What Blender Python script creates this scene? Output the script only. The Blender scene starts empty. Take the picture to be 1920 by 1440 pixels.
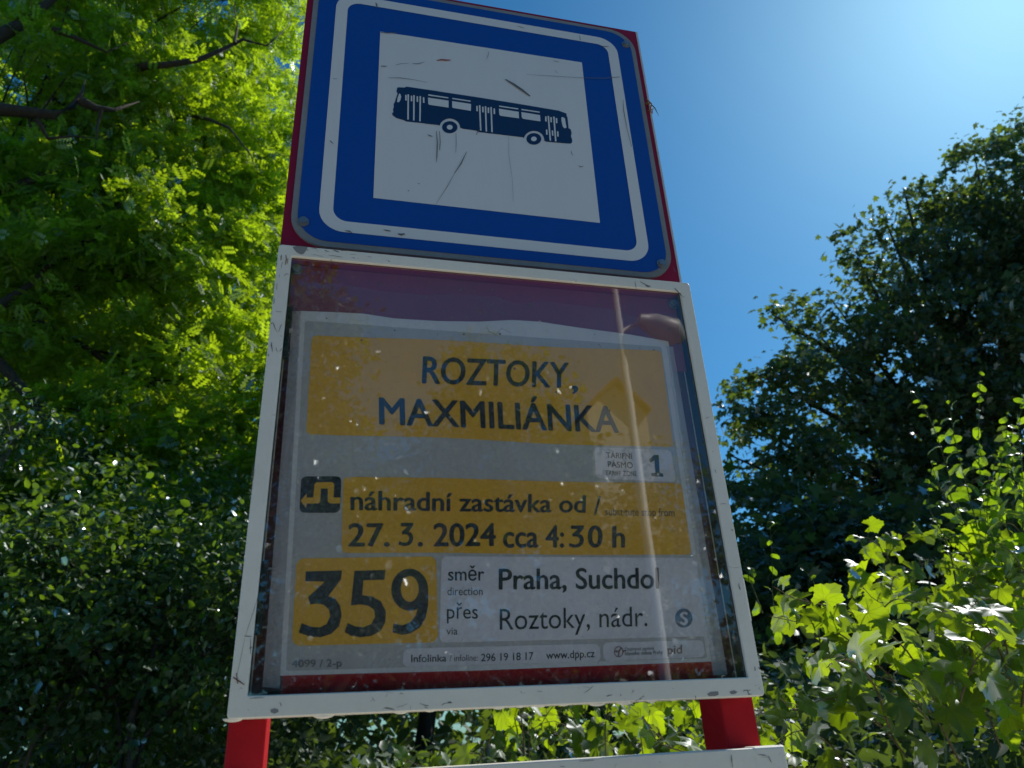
import bpy, math, random
import numpy as np
from mathutils import Vector, Matrix
from mathutils.geometry import tessellate_polygon
from math import radians as R, sin, cos, pi

S = bpy.context.scene
COL = S.collection

# ------------------------------------------------------------------ camera
CAM = np.array([-0.192076, -0.813702, 1.498781])
AX = np.array([[0.9729013515, -0.2260858183, -0.0484577768],
               [-0.0563209141, -0.4349793455, 0.8986773190],
               [0.2242563596, 0.8715951880, 0.4359253530]])
FPX = 1372.94
cd = bpy.data.cameras.new('camera'); cam = bpy.data.objects.new('camera', cd); COL.objects.link(cam)
cd.sensor_width = 36; cd.lens = 36 * FPX / 1920; cd.clip_start = .05; cd.clip_end = 3000
mw = Matrix.Identity(4)
for i in range(3):
    mw[i][0] = AX[0][i]; mw[i][1] = AX[1][i]; mw[i][2] = -AX[2][i]; mw[i][3] = CAM[i]
cam.matrix_world = mw
cd.dof.use_dof = True; cd.dof.focus_distance = 1.12; cd.dof.aperture_fstop = 9
S.camera = cam
S.render.resolution_x = 1024; S.render.resolution_y = 768

# ------------------------------------------------------------------ light
SUN_AZ, SUN_EL = 61.8, 44.0          # degrees clockwise from +Y, above horizon
w = bpy.data.worlds.new('World'); S.world = w; w.use_nodes = True
nt = w.node_tree; nt.nodes.clear()
sk = nt.nodes.new('ShaderNodeTexSky'); sk.sky_type = 'NISHITA'; sk.sun_disc = False
sk.sun_elevation = R(SUN_EL); sk.sun_rotation = R(SUN_AZ); sk.air_density = 1.0; sk.dust_density = .65; sk.ozone_density = 2.2
bg = nt.nodes.new('ShaderNodeBackground'); bg.inputs[1].default_value = .108
wo = nt.nodes.new('ShaderNodeOutputWorld')
tint = nt.nodes.new('ShaderNodeMix'); tint.data_type = 'RGBA'; tint.blend_type = 'MULTIPLY'; tint.inputs[0].default_value = 1; tint.inputs[7].default_value = (.46, .785, .95, 1)
hs = nt.nodes.new('ShaderNodeHueSaturation'); hs.inputs['Saturation'].default_value = 1.14
nt.links.new(sk.outputs[0], tint.inputs[6]); nt.links.new(tint.outputs[2], hs.inputs['Color']); nt.links.new(hs.outputs[0], bg.inputs[0]); nt.links.new(bg.outputs[0], wo.inputs[0])
sd = bpy.data.lights.new('sun', 'SUN'); sd.energy = 5.0; sd.angle = R(.53); sd.color = (1, .95, .86)
so = bpy.data.objects.new('sun', sd); COL.objects.link(so)
sdir = Vector((sin(R(SUN_AZ)) * cos(R(SUN_EL)), cos(R(SUN_AZ)) * cos(R(SUN_EL)), sin(R(SUN_EL))))
so.rotation_euler = sdir.to_track_quat('Z', 'Y').to_euler()
S.view_settings.view_transform = 'Standard'; S.view_settings.look = 'None'
S.view_settings.exposure = 0.0; S.view_settings.gamma = 1
S.view_settings.use_curve_mapping = False
S.render.engine = 'CYCLES'
S.cycles.transparent_max_bounces = 16; S.cycles.max_bounces = 8

# ------------------------------------------------------------------ helpers
def at(u, v, Y):
    """point of the upright plane y=Y seen at a place of the photograph"""
    d = ((u - 960) / FPX) * AX[0] - ((v - 720) / FPX) * AX[1] + AX[2]
    t = (Y - CAM[1]) / d[1]
    return CAM + t * d

def tag(o, label=None, cat=None, group=None, kind=None):
    if label: o['label'] = label
    if cat: o['category'] = cat
    if group: o['group'] = group
    if kind: o['kind'] = kind
    return o

def empty(name, loc, label, cat, group=None):
    o = bpy.data.objects.new(name, None); COL.objects.link(o); o.location = loc
    o.empty_display_size = .1
    return tag(o, label, cat, group)

def link(name, me, parent=None):
    o = bpy.data.objects.new(name, me); COL.objects.link(o)
    if parent is not None:
        o.parent = parent
        base = Vector(parent.location)
        p = parent
        while p.parent is not None:
            p = p.parent; base += Vector(p.location)
        o.location = -base            # meshes are written in world metres
    return o

def mesh(name, V, F, mat, parent=None, smooth=False, mats=None, midx=None):
    me = bpy.data.meshes.new(name)
    me.from_pydata([tuple(map(float, p)) for p in V], [], [tuple(f) for f in F])
    for m in (mats or [mat]): me.materials.append(m)
    if midx is not None: me.polygons.foreach_set('material_index', midx)
    if smooth: me.polygons.foreach_set('use_smooth', [True] * len(me.polygons))
    me.update()
    return link(name, me, parent)

class MB:
    def __init__(s): s.V = []; s.F = []; s.M = []
    def add(s, V, F, m=0):
        n = len(s.V); s.V += [tuple(map(float, p)) for p in V]
        s.F += [tuple(i + n for i in f) for f in F]; s.M += [m] * len(F); return s
    def box(s, a, b, m=0):
        (x0, y0, z0), (x1, y1, z1) = a, b
        return s.add([(x0, y0, z0), (x1, y0, z0), (x1, y1, z0), (x0, y1, z0), (x0, y0, z1), (x1, y0, z1), (x1, y1, z1), (x0, y1, z1)],
              [(0, 3, 2, 1), (4, 5, 6, 7), (0, 1, 5, 4), (1, 2, 6, 5), (2, 3, 7, 6), (3, 0, 4, 7)], m)
    def poly(s, P, m=0):
        """flat polygon from a 3D outline, facing -Y"""
        tris = tessellate_polygon([[Vector((p[0], p[2], 0)) for p in P]])
        out = []
        for t in tris:
            a, b, c = [P[i] for i in t]
            cr = (b[0] - a[0]) * (c[2] - a[2]) - (b[2] - a[2]) * (c[0] - a[0])
            out.append(tuple(t) if cr > 0 else (t[0], t[2], t[1]))
        return s.add(P, out, m)
    def prism(s, P, y0, y1, m=0):
        """outline P of (x,z), counter-clockwise seen from -Y, between y0 (front) and y1"""
        n = len(P)
        s.poly([(x, y0, z) for x, z in P], m)
        V = [(x, y0, z) for x, z in P] + [(x, y1, z) for x, z in P]
        s.add(V, [(i, i + n, (i + 1) % n + n, (i + 1) % n) for i in range(n)], m)
        tris = tessellate_polygon([[Vector((x, z, 0)) for x, z in P]])
        s.add([(x, y1, z) for x, z in P], [tuple(t) for t in tris], m)
        return s
    def ring(s, A, B, y, m=0):
        n = len(A)
        return s.add([(x, y, z) for x, z in A] + [(x, y, z) for x, z in B],
                     [(i, (i + 1) % n, (i + 1) % n + n, i + n) for i in range(n)], m)
    def tube(s, pts, rad, seg=7, m=0, cap=True):
        pts = [Vector(p) for p in pts]; n = len(pts)
        if not hasattr(rad, '__len__'): rad = [rad] * n
        V = []; F = []
        ref = Vector((.3, .2, .93)).normalized()
        for i, p in enumerate(pts):
            d = (pts[min(i + 1, n - 1)] - pts[max(i - 1, 0)])
            d = d.normalized() if d.length > 1e-9 else Vector((0, 0, 1))
            a = d.cross(ref)
            if a.length < .1: a = d.cross(Vector((1, 0, 0)))
            a.normalize(); b = d.cross(a)
            for k in range(seg):
                t = 2 * pi * k / seg
                V.append(p + rad[i] * (a * cos(t) + b * sin(t)))
        for i in range(n - 1):
            for k in range(seg):
                k2 = (k + 1) % seg
                F.append((i * seg + k, i * seg + k2, (i + 1) * seg + k2, (i + 1) * seg + k))
        if cap:
            F.append(tuple(range(seg))); F.append(tuple((n - 1) * seg + k for k in range(seg)))
        return s.add(V, F, m)
    def build(s, name, mat, parent=None, smooth=False, bevel=0, seg=2):
        mats = mat if isinstance(mat, (list, tuple)) else [mat]
        o = mesh(name, s.V, s.F, None, parent, smooth, mats, s.M)
        if bevel:
            b = o.modifiers.new('bevel', 'BEVEL'); b.width = bevel; b.segments = seg; b.limit_method = 'ANGLE'; b.angle_limit = R(40)
        return o

def rrect(x0, x1, z0, z1, r, n=8):
    P = []
    for cx, cz, a0 in ((x1 - r, z0 + r, -90), (x1 - r, z1 - r, 0), (x0 + r, z1 - r, 90), (x0 + r, z0 + r, 180)):
        for k in range(n + 1):
            a = R(a0 + 90 * k / n); P.append((cx + r * cos(a), cz + r * sin(a)))
    return P

def shade_flat_normals(o): return o

# ------------------------------------------------------------------ materials
def new_mat(name):
    m = bpy.data.materials.new(name); m.use_nodes = True
    t = m.node_tree; t.nodes.clear()
    o = t.nodes.new('ShaderNodeOutputMaterial')
    return m, t, o
def N(t, typ, **kw):
    n = t.nodes.new(typ)
    for k, v in kw.items():
        if k.startswith('i_'):
            key = k[2:]
            key = int(key) if key.isdigit() else key.replace('_', ' ')
            n.inputs[key].default_value = v
        else: setattr(n, k, v)
    return n
def ramp(t, fac, stops):
    r = t.nodes.new('ShaderNodeValToRGB'); t.links.new(fac, r.inputs[0])
    e = r.color_ramp.elements
    while len(e) > 1: e.remove(e[0])
    e[0].position = stops[0][0]; e[0].color = stops[0][1]
    for p, c in stops[1:]:
        x = e.new(p); x.color = c
    return r.outputs[0]
def C4(c): return (c[0], c[1], c[2], 1) if len(c) == 3 else c
def obco(t, scale=(1, 1, 1)):
    c = N(t, 'ShaderNodeTexCoord'); mp = N(t, 'ShaderNodeMapping'); mp.inputs['Scale'].default_value = scale
    t.links.new(c.outputs['Object'], mp.inputs[0]); return mp.outputs[0]
def noise(t, co, scale, detail=4, rough=.6, dist=0):
    n = N(t, 'ShaderNodeTexNoise'); n.inputs['Scale'].default_value = scale; n.inputs['Detail'].default_value = detail
    n.inputs['Roughness'].default_value = rough; n.inputs['Distortion'].default_value = dist
    t.links.new(co, n.inputs['Vector']); return n.outputs[0]
def mixc(t, fac, a, b, typ='MIX'):
    n = t.nodes.new('ShaderNodeMix'); n.data_type = 'RGBA'; n.blend_type = typ
    if hasattr(fac, 'links'): t.links.new(fac, n.inputs[0])
    else: n.inputs[0].default_value = fac
    for s, v in ((6, a), (7, b)):
        if hasattr(v, 'links'): t.links.new(v, n.inputs[s])
        else: n.inputs[s].default_value = C4(v)
    return n.outputs[2]
def mth(t, op, a, b=0.0, clamp=False):
    n = t.nodes.new('ShaderNodeMath'); n.operation = op; n.use_clamp = clamp
    for s, v in ((0, a), (1, b)):
        if hasattr(v, 'links'): t.links.new(v, n.inputs[s])
        else: n.inputs[s].default_value = v
    return n.outputs[0]
def bump(t, h, strength, dist=.01):
    b = N(t, 'ShaderNodeBump'); b.inputs['Strength'].default_value = strength; b.inputs['Distance'].default_value = dist
    t.links.new(h, b.inputs['Height']); return b.outputs[0]

def painted(name, base, wear=(.25, .24, .22), rough=.4, dirt=.25, wear_amt=.0, streak=(1, 1, 1), dirtc=None, bmp=.05, coat=0, spec=.5):
    m, t, o = new_mat(name)
    co = obco(t, streak)
    n1 = noise(t, co, 6, 5, .6); n2 = noise(t, co, 60, 5, .7, .3); n3 = noise(t, co, 260, 3, .6)
    d = dirtc or tuple(c * .55 for c in base)
    f = ramp(t, mth(t, 'MULTIPLY', mth(t, 'ADD', n1, mth(t, 'MULTIPLY', n2, .6)), .62), [(.40, (0, 0, 0, 1)), (.75, (1, 1, 1, 1))])
    c = mixc(t, mth(t, 'MULTIPLY', f, dirt), base, d)
    c = mixc(t, mth(t, 'MULTIPLY', n3, dirt * .35), c, d)
    if wear_amt > 0:
        co2 = obco(t, (1, 1, 2.2))
        wn = noise(t, co2, 38, 6, .75, 1.0)
        wm = ramp(t, wn, [(.66 - wear_amt * .1, (0, 0, 0, 1)), (.68 - wear_amt * .1, (1, 1, 1, 1))])
        c = mixc(t, wm, c, wear)
    b = N(t, 'ShaderNodeBsdfPrincipled'); b.inputs['Roughness'].default_value = rough
    b.inputs['Specular IOR Level'].default_value = spec
    if coat: b.inputs['Coat Weight'].default_value = coat; b.inputs['Coat Roughness'].default_value = .12
    t.links.new(c, b.inputs['Base Color'])
    rr = mth(t, 'ADD', mth(t, 'MULTIPLY', n2, .25), rough - .12, True); t.links.new(rr, b.inputs['Roughness'])
    t.links.new(bump(t, mth(t, 'ADD', n2, mth(t, 'MULTIPLY', n3, .5)), bmp, .002), b.inputs['Normal'])
    t.links.new(b.outputs[0], o.inputs[0]); return m

def plain(name, col, rough=.5, metal=0, spec=.5):
    m, t, o = new_mat(name)
    b = N(t, 'ShaderNodeBsdfPrincipled'); b.inputs['Roughness'].default_value = rough; b.inputs['Metallic'].default_value = metal
    co = obco(t); n = noise(t, co, 40, 5, .6)
    t.links.new(mixc(t, mth(t, 'MULTIPLY', n, .35), col, tuple(c * .6 for c in col)), b.inputs['Base Color'])
    b.inputs['Specular IOR Level'].default_value = spec
    t.links.new(b.outputs[0], o.inputs[0]); return m

M = {}
M['white_frame'] = painted('white enamel frame', (.84, .80, .68), (.30, .26, .21),   .42, .30, .15, dirtc=(.42, .39, .33))
M['red'] = painted('red paint', (.44, .006, .014), (.2, .03, .03), .55, .55, 0, dirtc=(.22, .006, .010), spec=.2)
M['board_skylit'] = painted('red board greyed by sky reflection', (.30, .055, .10), (.2, .03, .03), .5, .5, 0, (1, 1, .3), dirtc=(.16, .04, .06), spec=.4)  # sky reflected over the red is put into this greyed violet tone
M['red_board'] = painted('red board', (.27, .008, .040), (.2, .03, .03), .5, .4, 0, (1, 1, .3), dirtc=(.16, .008, .03), spec=.25)
M['galv'] = painted('galvanised steel', (.26, .27, .27), (.2, .2, .2), .55, .6, 0, dirtc=(.12, .12, .11))
M['blue'] = painted('blue reflective film', (.003, .068, .34), rough=.5, dirt=.15, coat=.15, bmp=.02, spec=.3)
M['sign_white'] = painted('white reflective film', (.70, .70, .68), rough=.45, dirt=.20, streak=(1.0, 1, .12), dirtc=(.5, .5, .47), coat=.4, bmp=.02)
M['navy'] = painted('dark print', (.004, .022, .075), rough=.45, dirt=.2, bmp=.02, coat=.4)
M['scratch'] = plain('scratch mark', (.13, .135, .135), .6)
M['chip'] = plain('bare primer', (.27, .26, .24), .6)
M['rust'] = plain('rust mark', (.20, .09, .05), .75)
M['redmark'] = plain('red scuff', (.32, .05, .03), .6)
M['bolt'] = plain('bolt steel', (.33, .34, .34), .4, .8)
M['black'] = plain('black rubber', (.012, .018, .018), .6)
M['case_in'] = plain('shade tone inside case', (.05, .045, .045), .6)
M['asphalt'] = plain('asphalt', (.055, .055, .055), .9)

def paper_mat(name, col, dirt=.3):
    m, t, o = new_mat(name)
    co = obco(t)
    a = noise(t, co, 9, 5, .6, .5); b_ = noise(t, co, 120, 4, .7); c_ = noise(t, obco(t, (1, 1, .25)), 35, 4, .6)
    f = mth(t, 'ADD', mth(t, 'MULTIPLY', a, .6), mth(t, 'ADD', mth(t, 'MULTIPLY', b_, .25), mth(t, 'MULTIPLY', c_, .25)))
    ff = ramp(t, f, [(.42, (0, 0, 0, 1)), (.70, (1, 1, 1, 1))])
    c = mixc(t, mth(t, 'MULTIPLY', ff, dirt), col, tuple(x * .62 for x in col))
    b = N(t, 'ShaderNodeBsdfPrincipled'); b.inputs['Roughness'].default_value = .75
    t.links.new(c, b.inputs['Base Color'])
    wr = noise(t, obco(t, (1, 1, .5)), 14, 3, .5, .6)
    t.links.new(bump(t, wr, .35, .01), b.inputs['Normal'])
    t.links.new(b.outputs[0], o.inputs[0]); return m
M['paper'] = paper_mat('white paper', (.84, .80, .77))
M['paper_grey'] = paper_mat('grey print on paper', (.56, .53, .50))
M['paper_yellow'] = paper_mat('yellow print on paper', (.92, .47, .015))
M['paper_panel'] = paper_mat('pale panel on paper', (.84, .78, .80))
M['ink'] = paper_mat('black green ink', (.003, .010, .012), .2)
M['ink_soft'] = paper_mat('soft grey ink', (.05, .06, .065), .3)
M['ink_faded'] = paper_mat('faded ink', (.20, .205, .205), .6)
M['ink_blue'] = paper_mat('faded blue ink', (.14, .19, .27), .4)
M['ink_red'] = paper_mat('faded red ink', (.30, .18, .18), .4)

def pane_mat():
    m, t, o = new_mat('scuffed clear pane')
    tr = N(t, 'ShaderNodeBsdfTransparent'); tr.inputs[0].default_value = (.98, .97, .95, 1)
    gl = N(t, 'ShaderNodeBsdfGlossy'); gl.inputs['Roughness'].default_value = .015
    lw = N(t, 'ShaderNodeLayerWeight'); lw.inputs[0].default_value = .5
    co = obco(t)
    w_ = noise(t, co, 4, 2, .5); t.links.new(bump(t, w_, .02, .01), gl.inputs['Normal'])
    f = mth(t, 'ADD', mth(t, 'MULTIPLY', mth(t, 'POWER', lw.outputs['Facing'], 4.0), .9), .145, True)
    mx = N(t, 'ShaderNodeMixShader'); t.links.new(f, mx.inputs[0]); t.links.new(tr.outputs[0], mx.inputs[1]); t.links.new(gl.outputs[0], mx.inputs[2])
    # fine dirt and specks
    df = N(t, 'ShaderNodeBsdfDiffuse'); df.inputs[0].default_value = (.45, .44, .40, 1)
    n1 = noise(t, co, 7, 6, .65, .4); n2 = noise(t, co, 150, 4, .75); 
    s1 = ramp(t, n1, [(.38, (.0, .0, .0, 1)), (.72, (.05, .05, .05, 1))])
    s2 = ramp(t, n2, [(.62, (0, 0, 0, 1)), (.72, (.22, .22, .22, 1))])
    d = mth(t, 'ADD', s1, s2, True)
    m2 = N(t, 'ShaderNodeMixShader'); t.links.new(d, m2.inputs[0]); t.links.new(mx.outputs[0], m2.inputs[1]); t.links.new(df.outputs[0], m2.inputs[2])
    t.links.new(m2.outputs[0], o.inputs[0]); return m
M['pane'] = pane_mat()
def clear_mat():
    m, t, o = new_mat('clear back face')
    tr = N(t, 'ShaderNodeBsdfTransparent'); tr.inputs[0].default_value = (.97, .98, .98, 1)
    t.links.new(tr.outputs[0], o.inputs[0]); return m
M['clear'] = clear_mat()
def film_mat():
    m, t, o = new_mat('milky plastic sleeve')
    tr = N(t, 'ShaderNodeBsdfTransparent')
    gl = N(t, 'ShaderNodeBsdfGlossy'); gl.inputs['Roughness'].default_value = .22
    df = N(t, 'ShaderNodeBsdfDiffuse'); df.inputs[0].default_value = (.64, .62, .62, 1)
    co = obco(t, (1, 1, .6)); n = noise(t, co, 12, 4, .6, .7)
    t.links.new(bump(t, n, .5, .01), gl.inputs['Normal'])
    a = N(t, 'ShaderNodeMixShader'); a.inputs[0].default_value = .03
    t.links.new(tr.outputs[0], a.inputs[1]); t.links.new(gl.outputs[0], a.inputs[2])
    b = N(t, 'ShaderNodeMixShader'); t.links.new(ramp(t, n, [(.35, (.02, .02, .02, 1)), (.7, (.08, .08, .08, 1))]), b.inputs[0])
    t.links.new(a.outputs[0], b.inputs[1]); t.links.new(df.outputs[0], b.inputs[2])
    t.links.new(b.outputs[0], o.inputs[0]); return m
M['film'] = film_mat()
def milky_mat():
    m, t, o = new_mat('milky folded edge of the sleeve')
    tr = N(t, 'ShaderNodeBsdfTransparent'); df = N(t, 'ShaderNodeBsdfDiffuse'); df.inputs[0].default_value = (.72, .70, .70, 1)
    n = noise(t, obco(t, (1, 1, .2)), 30, 4, .6, .5)
    b = N(t, 'ShaderNodeMixShader'); t.links.new(ramp(t, n, [(.3, (.38, .38, .38, 1)), (.7, (.66, .66, .66, 1))]), b.inputs[0])
    t.links.new(tr.outputs[0], b.inputs[1]); t.links.new(df.outputs[0], b.inputs[2]); t.links.new(b.outputs[0], o.inputs[0]); return m
M['milky'] = milky_mat()
def water_mat():
    m, t, o = new_mat('water drop')
    b = N(t, 'ShaderNodeBsdfPrincipled'); b.inputs['Roughness'].default_value = .02; b.inputs['Transmission Weight'].default_value = 1; b.inputs['IOR'].default_value = 1.33
    t.links.new(b.outputs[0], o.inputs[0]); return m
M['water'] = water_mat()

def leaf_mat(name, refl, trans, gloss=.4, rough=.38, mix=.5, var=.5, veins=False):
    m, t, o = new_mat(name)
    g = N(t, 'ShaderNodeNewGeometry'); co = obco(t)
    n = noise(t, co, .9, 3, .6)
    f = mth(t, 'ADD', mth(t, 'MULTIPLY', g.outputs['Random Per Island'], .6), mth(t, 'MULTIPLY', n, .5))
    if veins:
        oi = N(t, 'ShaderNodeObjectInfo'); f = mth(t, 'ADD', mth(t, 'MULTIPLY', oi.outputs['Random'], .75), mth(t, 'MULTIPLY', n, .3))
    lo = tuple(c * (1 - var) for c in refl); hi = tuple(c * (1 + var * .5) for c in refl)
    cr = ramp(t, f, [(.15, C4(lo)), (.85, C4(hi))])
    lo = tuple(c * (1 - var * .6) for c in trans); hi = (trans[0] * 1.15, trans[1] * 1.05, trans[2])
    ct = ramp(t, f, [(.15, C4(lo)), (.9, C4(hi))])
    if veins:
        n2 = noise(t, co, 45, 4, .6, .6)
        ct = mixc(t, mth(t, 'MULTIPLY', n2, .5), ct, tuple(c * .45 for c in trans))
        oc = N(t, 'ShaderNodeTexCoord'); sp = N(t, 'ShaderNodeSeparateXYZ'); t.links.new(oc.outputs['Object'], sp.inputs[0])
        an = mth(t, 'ARCTAN2', sp.outputs[1], mth(t, 'ADD', sp.outputs[0], .02)); rd = mth(t, 'SQRT', mth(t, 'ADD', mth(t, 'POWER', mth(t, 'ABSOLUTE', sp.outputs[0]), 2.0), mth(t, 'POWER', mth(t, 'ABSOLUTE', sp.outputs[1]), 2.0)))
        def vein(a_, per, wd):
            fr_ = mth(t, 'ABSOLUTE', mth(t, 'SUBTRACT', mth(t, 'FRACT', mth(t, 'ADD', mth(t, 'DIVIDE', a_, per), .5)), .5))
            return fr_, wd
        f1, _ = vein(an, .62, 0)
        m1 = mth(t, 'LESS_THAN', mth(t, 'MULTIPLY', mth(t, 'MULTIPLY', f1, .62), rd), .011)
        f2, _ = vein(mth(t, 'SUBTRACT', sp.outputs[0], mth(t, 'MULTIPLY', mth(t, 'ABSOLUTE', sp.outputs[1]), .8)), .13, 0)
        m2_ = mth(t, 'LESS_THAN', f2, .05)
        vm = mth(t, 'ADD', mth(t, 'MULTIPLY', m1, .55), mth(t, 'MULTIPLY', m2_, .3), True)
        ct = mixc(t, vm, ct, tuple(c * .35 for c in trans)); cr = mixc(t, vm, cr, tuple(min(1, c * 1.9) for c in refl))
    d = N(t, 'ShaderNodeBsdfDiffuse'); t.links.new(cr, d.inputs[0])
    tl = N(t, 'ShaderNodeBsdfTranslucent'); t.links.new(ct, tl.inputs[0])
    a = N(t, 'ShaderNodeMixShader'); a.inputs[0].default_value = mix
    t.links.new(d.outputs[0], a.inputs[1]); t.links.new(tl.outputs[0], a.inputs[2])
    gl = N(t, 'ShaderNodeBsdfGlossy'); gl.inputs['Roughness'].default_value = rough; gl.inputs[0].default_value = (.9, .95, 1, 1)
    fr = N(t, 'ShaderNodeFresnel'); fr.inputs[0].default_value = 1.45
    b = N(t, 'ShaderNodeMixShader'); t.links.new(mth(t, 'MULTIPLY', fr.outputs[0], gloss), b.inputs[0])
    t.links.new(a.outputs[0], b.inputs[1]); t.links.new(gl.outputs[0], b.inputs[2])
    t.links.new(b.outputs[0], o.inputs[0]); return m
M['leaf_locust'] = leaf_mat('locust leaf', (.08, .16, .015), (.56, .84, .016), .22, .5, .64, .6)
M['leaf_maple'] = leaf_mat('maple leaf', (.035, .075, .02), (.27, .50, .012), .6, .40, .5)
M['leaf_big'] = leaf_mat('dark maple leaf', (.06, .095, .042), (.20, .32, .03), .35, .5, .42)
M['leaf_vine'] = leaf_mat('vine leaf', (.04, .09, .018), (.55, .82, .010), .45, .4, .60, .7, True)
M['leaf_dogwood'] = leaf_mat('dogwood leaf', (.05, .11, .02), (.45, .75, .012), .5, .38, .6, .65, True)
M['leaf_shrub'] = leaf_mat('shrub leaf', (.04, .08, .02), (.20, .34, .02), .7, .4, .5)
def bark_mat(name, c):
    m, t, o = new_mat(name)
    n = noise(t, obco(t, (1, 1, .25)), 22, 6, .7, .4)
    b = N(t, 'ShaderNodeBsdfPrincipled'); b.inputs['Roughness'].default_value = .9
    t.links.new(ramp(t, n, [(.3, C4(tuple(x * .4 for x in c))), (.7, C4(c))]), b.inputs['Base Color'])
    t.links.new(bump(t, n, .8, .03), b.inputs['Normal'])
    t.links.new(b.outputs[0], o.inputs[0]); return m
M['bark'] = bark_mat('dark bark', (.07, .055, .042)); M['bark_pale'] = bark_mat('grey bark', (.20, .18, .15))
M['stem'] = bark_mat('vine stem', (.26, .20, .10)); M['stem_green'] = bark_mat('green stem', (.16, .20, .06))

# ------------------------------------------------------------------ setting
def ground_mat():
    m, t, o = new_mat('grass and soil')
    co = obco(t); n = noise(t, co, .6, 6, .65); n2 = noise(t, co, 25, 5, .7)
    b = N(t, 'ShaderNodeBsdfPrincipled'); b.inputs['Roughness'].default_value = .95
    c = ramp(t, mth(t, 'ADD', mth(t, 'MULTIPLY', n, .6), mth(t, 'MULTIPLY', n2, .4)), [(.35, (.06, .045, .03, 1)), (.5, (.05, .075, .02, 1)), (.7, (.08, .12, .03, 1))])
    t.links.new(c, b.inputs['Base Color']); t.links.new(bump(t, n2, .8, .05), b.inputs['Normal'])
    t.links.new(b.outputs[0], o.inputs[0]); return m
gv = []; gf = []
K = 60
for i in range(K + 1):
    for j in range(K + 1):
        x = ((i / K - .5) * 2); y = ((j / K - .5) * 2)
        x = math.copysign(abs(x) ** 2.5, x) * 700; y = math.copysign(abs(y) ** 2.5, y) * 700
        h = 0 if (y < 1.5) else min(.25, (y - 1.5) * .06) + .15 * sin(x * .15) * min(1, (y - 1.5) / 10)
        gv.append((x, y, h - .02))
for i in range(K):
    for j in range(K):
        a = i * (K + 1) + j; gf.append((a, a + K + 1, a + K + 2, a + 1))
tag(mesh('ground', gv, gf, ground_mat(), None, True), kind='structure')
pv = plain('concrete paving', (.50, .47, .42), .85)  # unseen paving made wide and pale to bounce warm light on the sign
slab_root = MB().box((-60, -5.25, -.1), (60, .75, -.004))
pvm = slab_root.build('pavement', pv); tag(pvm, kind='structure')
me = MB().box((0, 0, 0), (.494, .494, .03)).build('slab', pv, pvm).data
first = bpy.data.objects['slab']
k = 0
for i in range(-11, 13):
    for j in range(12):
        o = first if k == 0 else bpy.data.objects.new('slab', me)
        if k: COL.objects.link(o); o.parent = pvm
        o.location = (i * .5, -5.25 + j * .5, -.028 + ((i * 7 + j * 3) % 5) * .0006 + .004)
        k += 1
tag(MB().box((-60, -5.4, -.14), (60, -5.253, .01)).build('kerb', plain('kerb stone', (.36, .35, .33), .8), bevel=.01), kind='structure')
tag(MB().box((-60, -11.5, -.3), (60, -5.403, -.008)).build('road', M['asphalt']), kind='structure')

# ------------------------------------------------------------------ the sign
sign = empty('bus_stop_sign', (0, .03, 0), 'red bus stop post with blue and white bus plate above two white framed display cases', 'bus stop')
# posts
ZT = 2.625
for x0, x1 in ((-.2812, -.2455), (.2395, .280)):
    MB().box((x0, .0035, 0), (x1, .058, 2.62 if x0 > 0 else 2.62)).build('post', M['red'], sign, bevel=.002)
# red backing sheet between posts (behind plate) and behind the case
bb = MB().box((-.2445, .008, 2.035), (.2385, .012, ZT)); 
board = bb.build('backing_board', M['red_board'], sign)
MB().box((-.2816, .0031, 2.04), (.2804, .0034, ZT - .001)).build('front_sheet', M['red_board'], sign)  # darker maroon sheet, shade of the upper posts put into its colour
edge = MB().box((.2805, .002, 1.90), (.2835, .02, ZT - .002)).build('sunlit_edge', plain('painted sunlit edge', (.6, .6, .58), .4), sign)  # white strip painted as the sunlit rim of the red board
MB().box((-.2805, .0045, ZT - .006), (.279, .05, ZT + .002)).build('top_cap', M['red'], sign, bevel=.002)

# ---- the bus plate
PC = 2.352
plate = MB().prism(rrect(-.2715, .2715, PC - .2615, PC + .2615, .046, 10), -.0012, .003).build('bus_plate', M['galv'], sign, bevel=.0012)
def film(name, P, y, mat, parent, th=.0005):
    return MB().prism(P, y, y + th * .6).build(name, mat, parent)
film('blue_field', rrect(-.2635, .2635, PC - .2535, PC + .2535, .042, 10), -.0020, M['blue'], plate)
A = rrect(-.2365, .2365, PC - .2365, PC + .2335, .034, 10); B = rrect(-.2185, .2185, PC - .2185, PC + .2155, .020, 10)
MB().ring(A, B, -.0026).build('white_band', M['sign_white'], plate)
wf = [at(*p, -.0026) for p in [(700, 371), (1125, 418), (1091, 117), (713, 59)]]
MB().poly(wf).build('white_square', M['sign_white'], plate)
# bus pictogram (traced on the plate)
def z4(p, y): return at(700 + p[0] * .21875, 130 + p[1] * .21875, y)
def arc(cx, cy, rx, ry, a0, a1, n=14): return [(cx + rx * cos(R(a0 + (a1 - a0) * i / n)), cy - ry * sin(R(a0 + (a1 - a0) * i / n))) for i in range(n + 1)]
body = [(205, 158), (215, 154), (268, 156), (285, 148), (540, 185), (560, 189), (900, 240), (1240, 295), (1585, 353), (1655, 378), (1658, 402), (1664, 412),
        (1674, 505), (1690, 512), (1700, 545), (1693, 572), (1705, 605), (1703, 628), (1690, 637), (1615, 632), (1480, 620)] + \
       arc(1377, 604, 88, 76, -5, 172) + [(1285, 583), (1070, 557), (1050, 555), (905, 538), (880, 525), (765, 509), (752, 502)] + \
       arc(655, 504, 90, 82, 0, 165) + [(562, 478), (445, 466), (437, 463), (282, 447), (262, 436), (195, 416), (165, 393), (160, 378), (172, 365), (168, 345), (176, 322), (174, 296), (183, 285), (208, 205), (198, 190)]
bs = MB().poly([z4(p, -.0031) for p in body])
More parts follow.
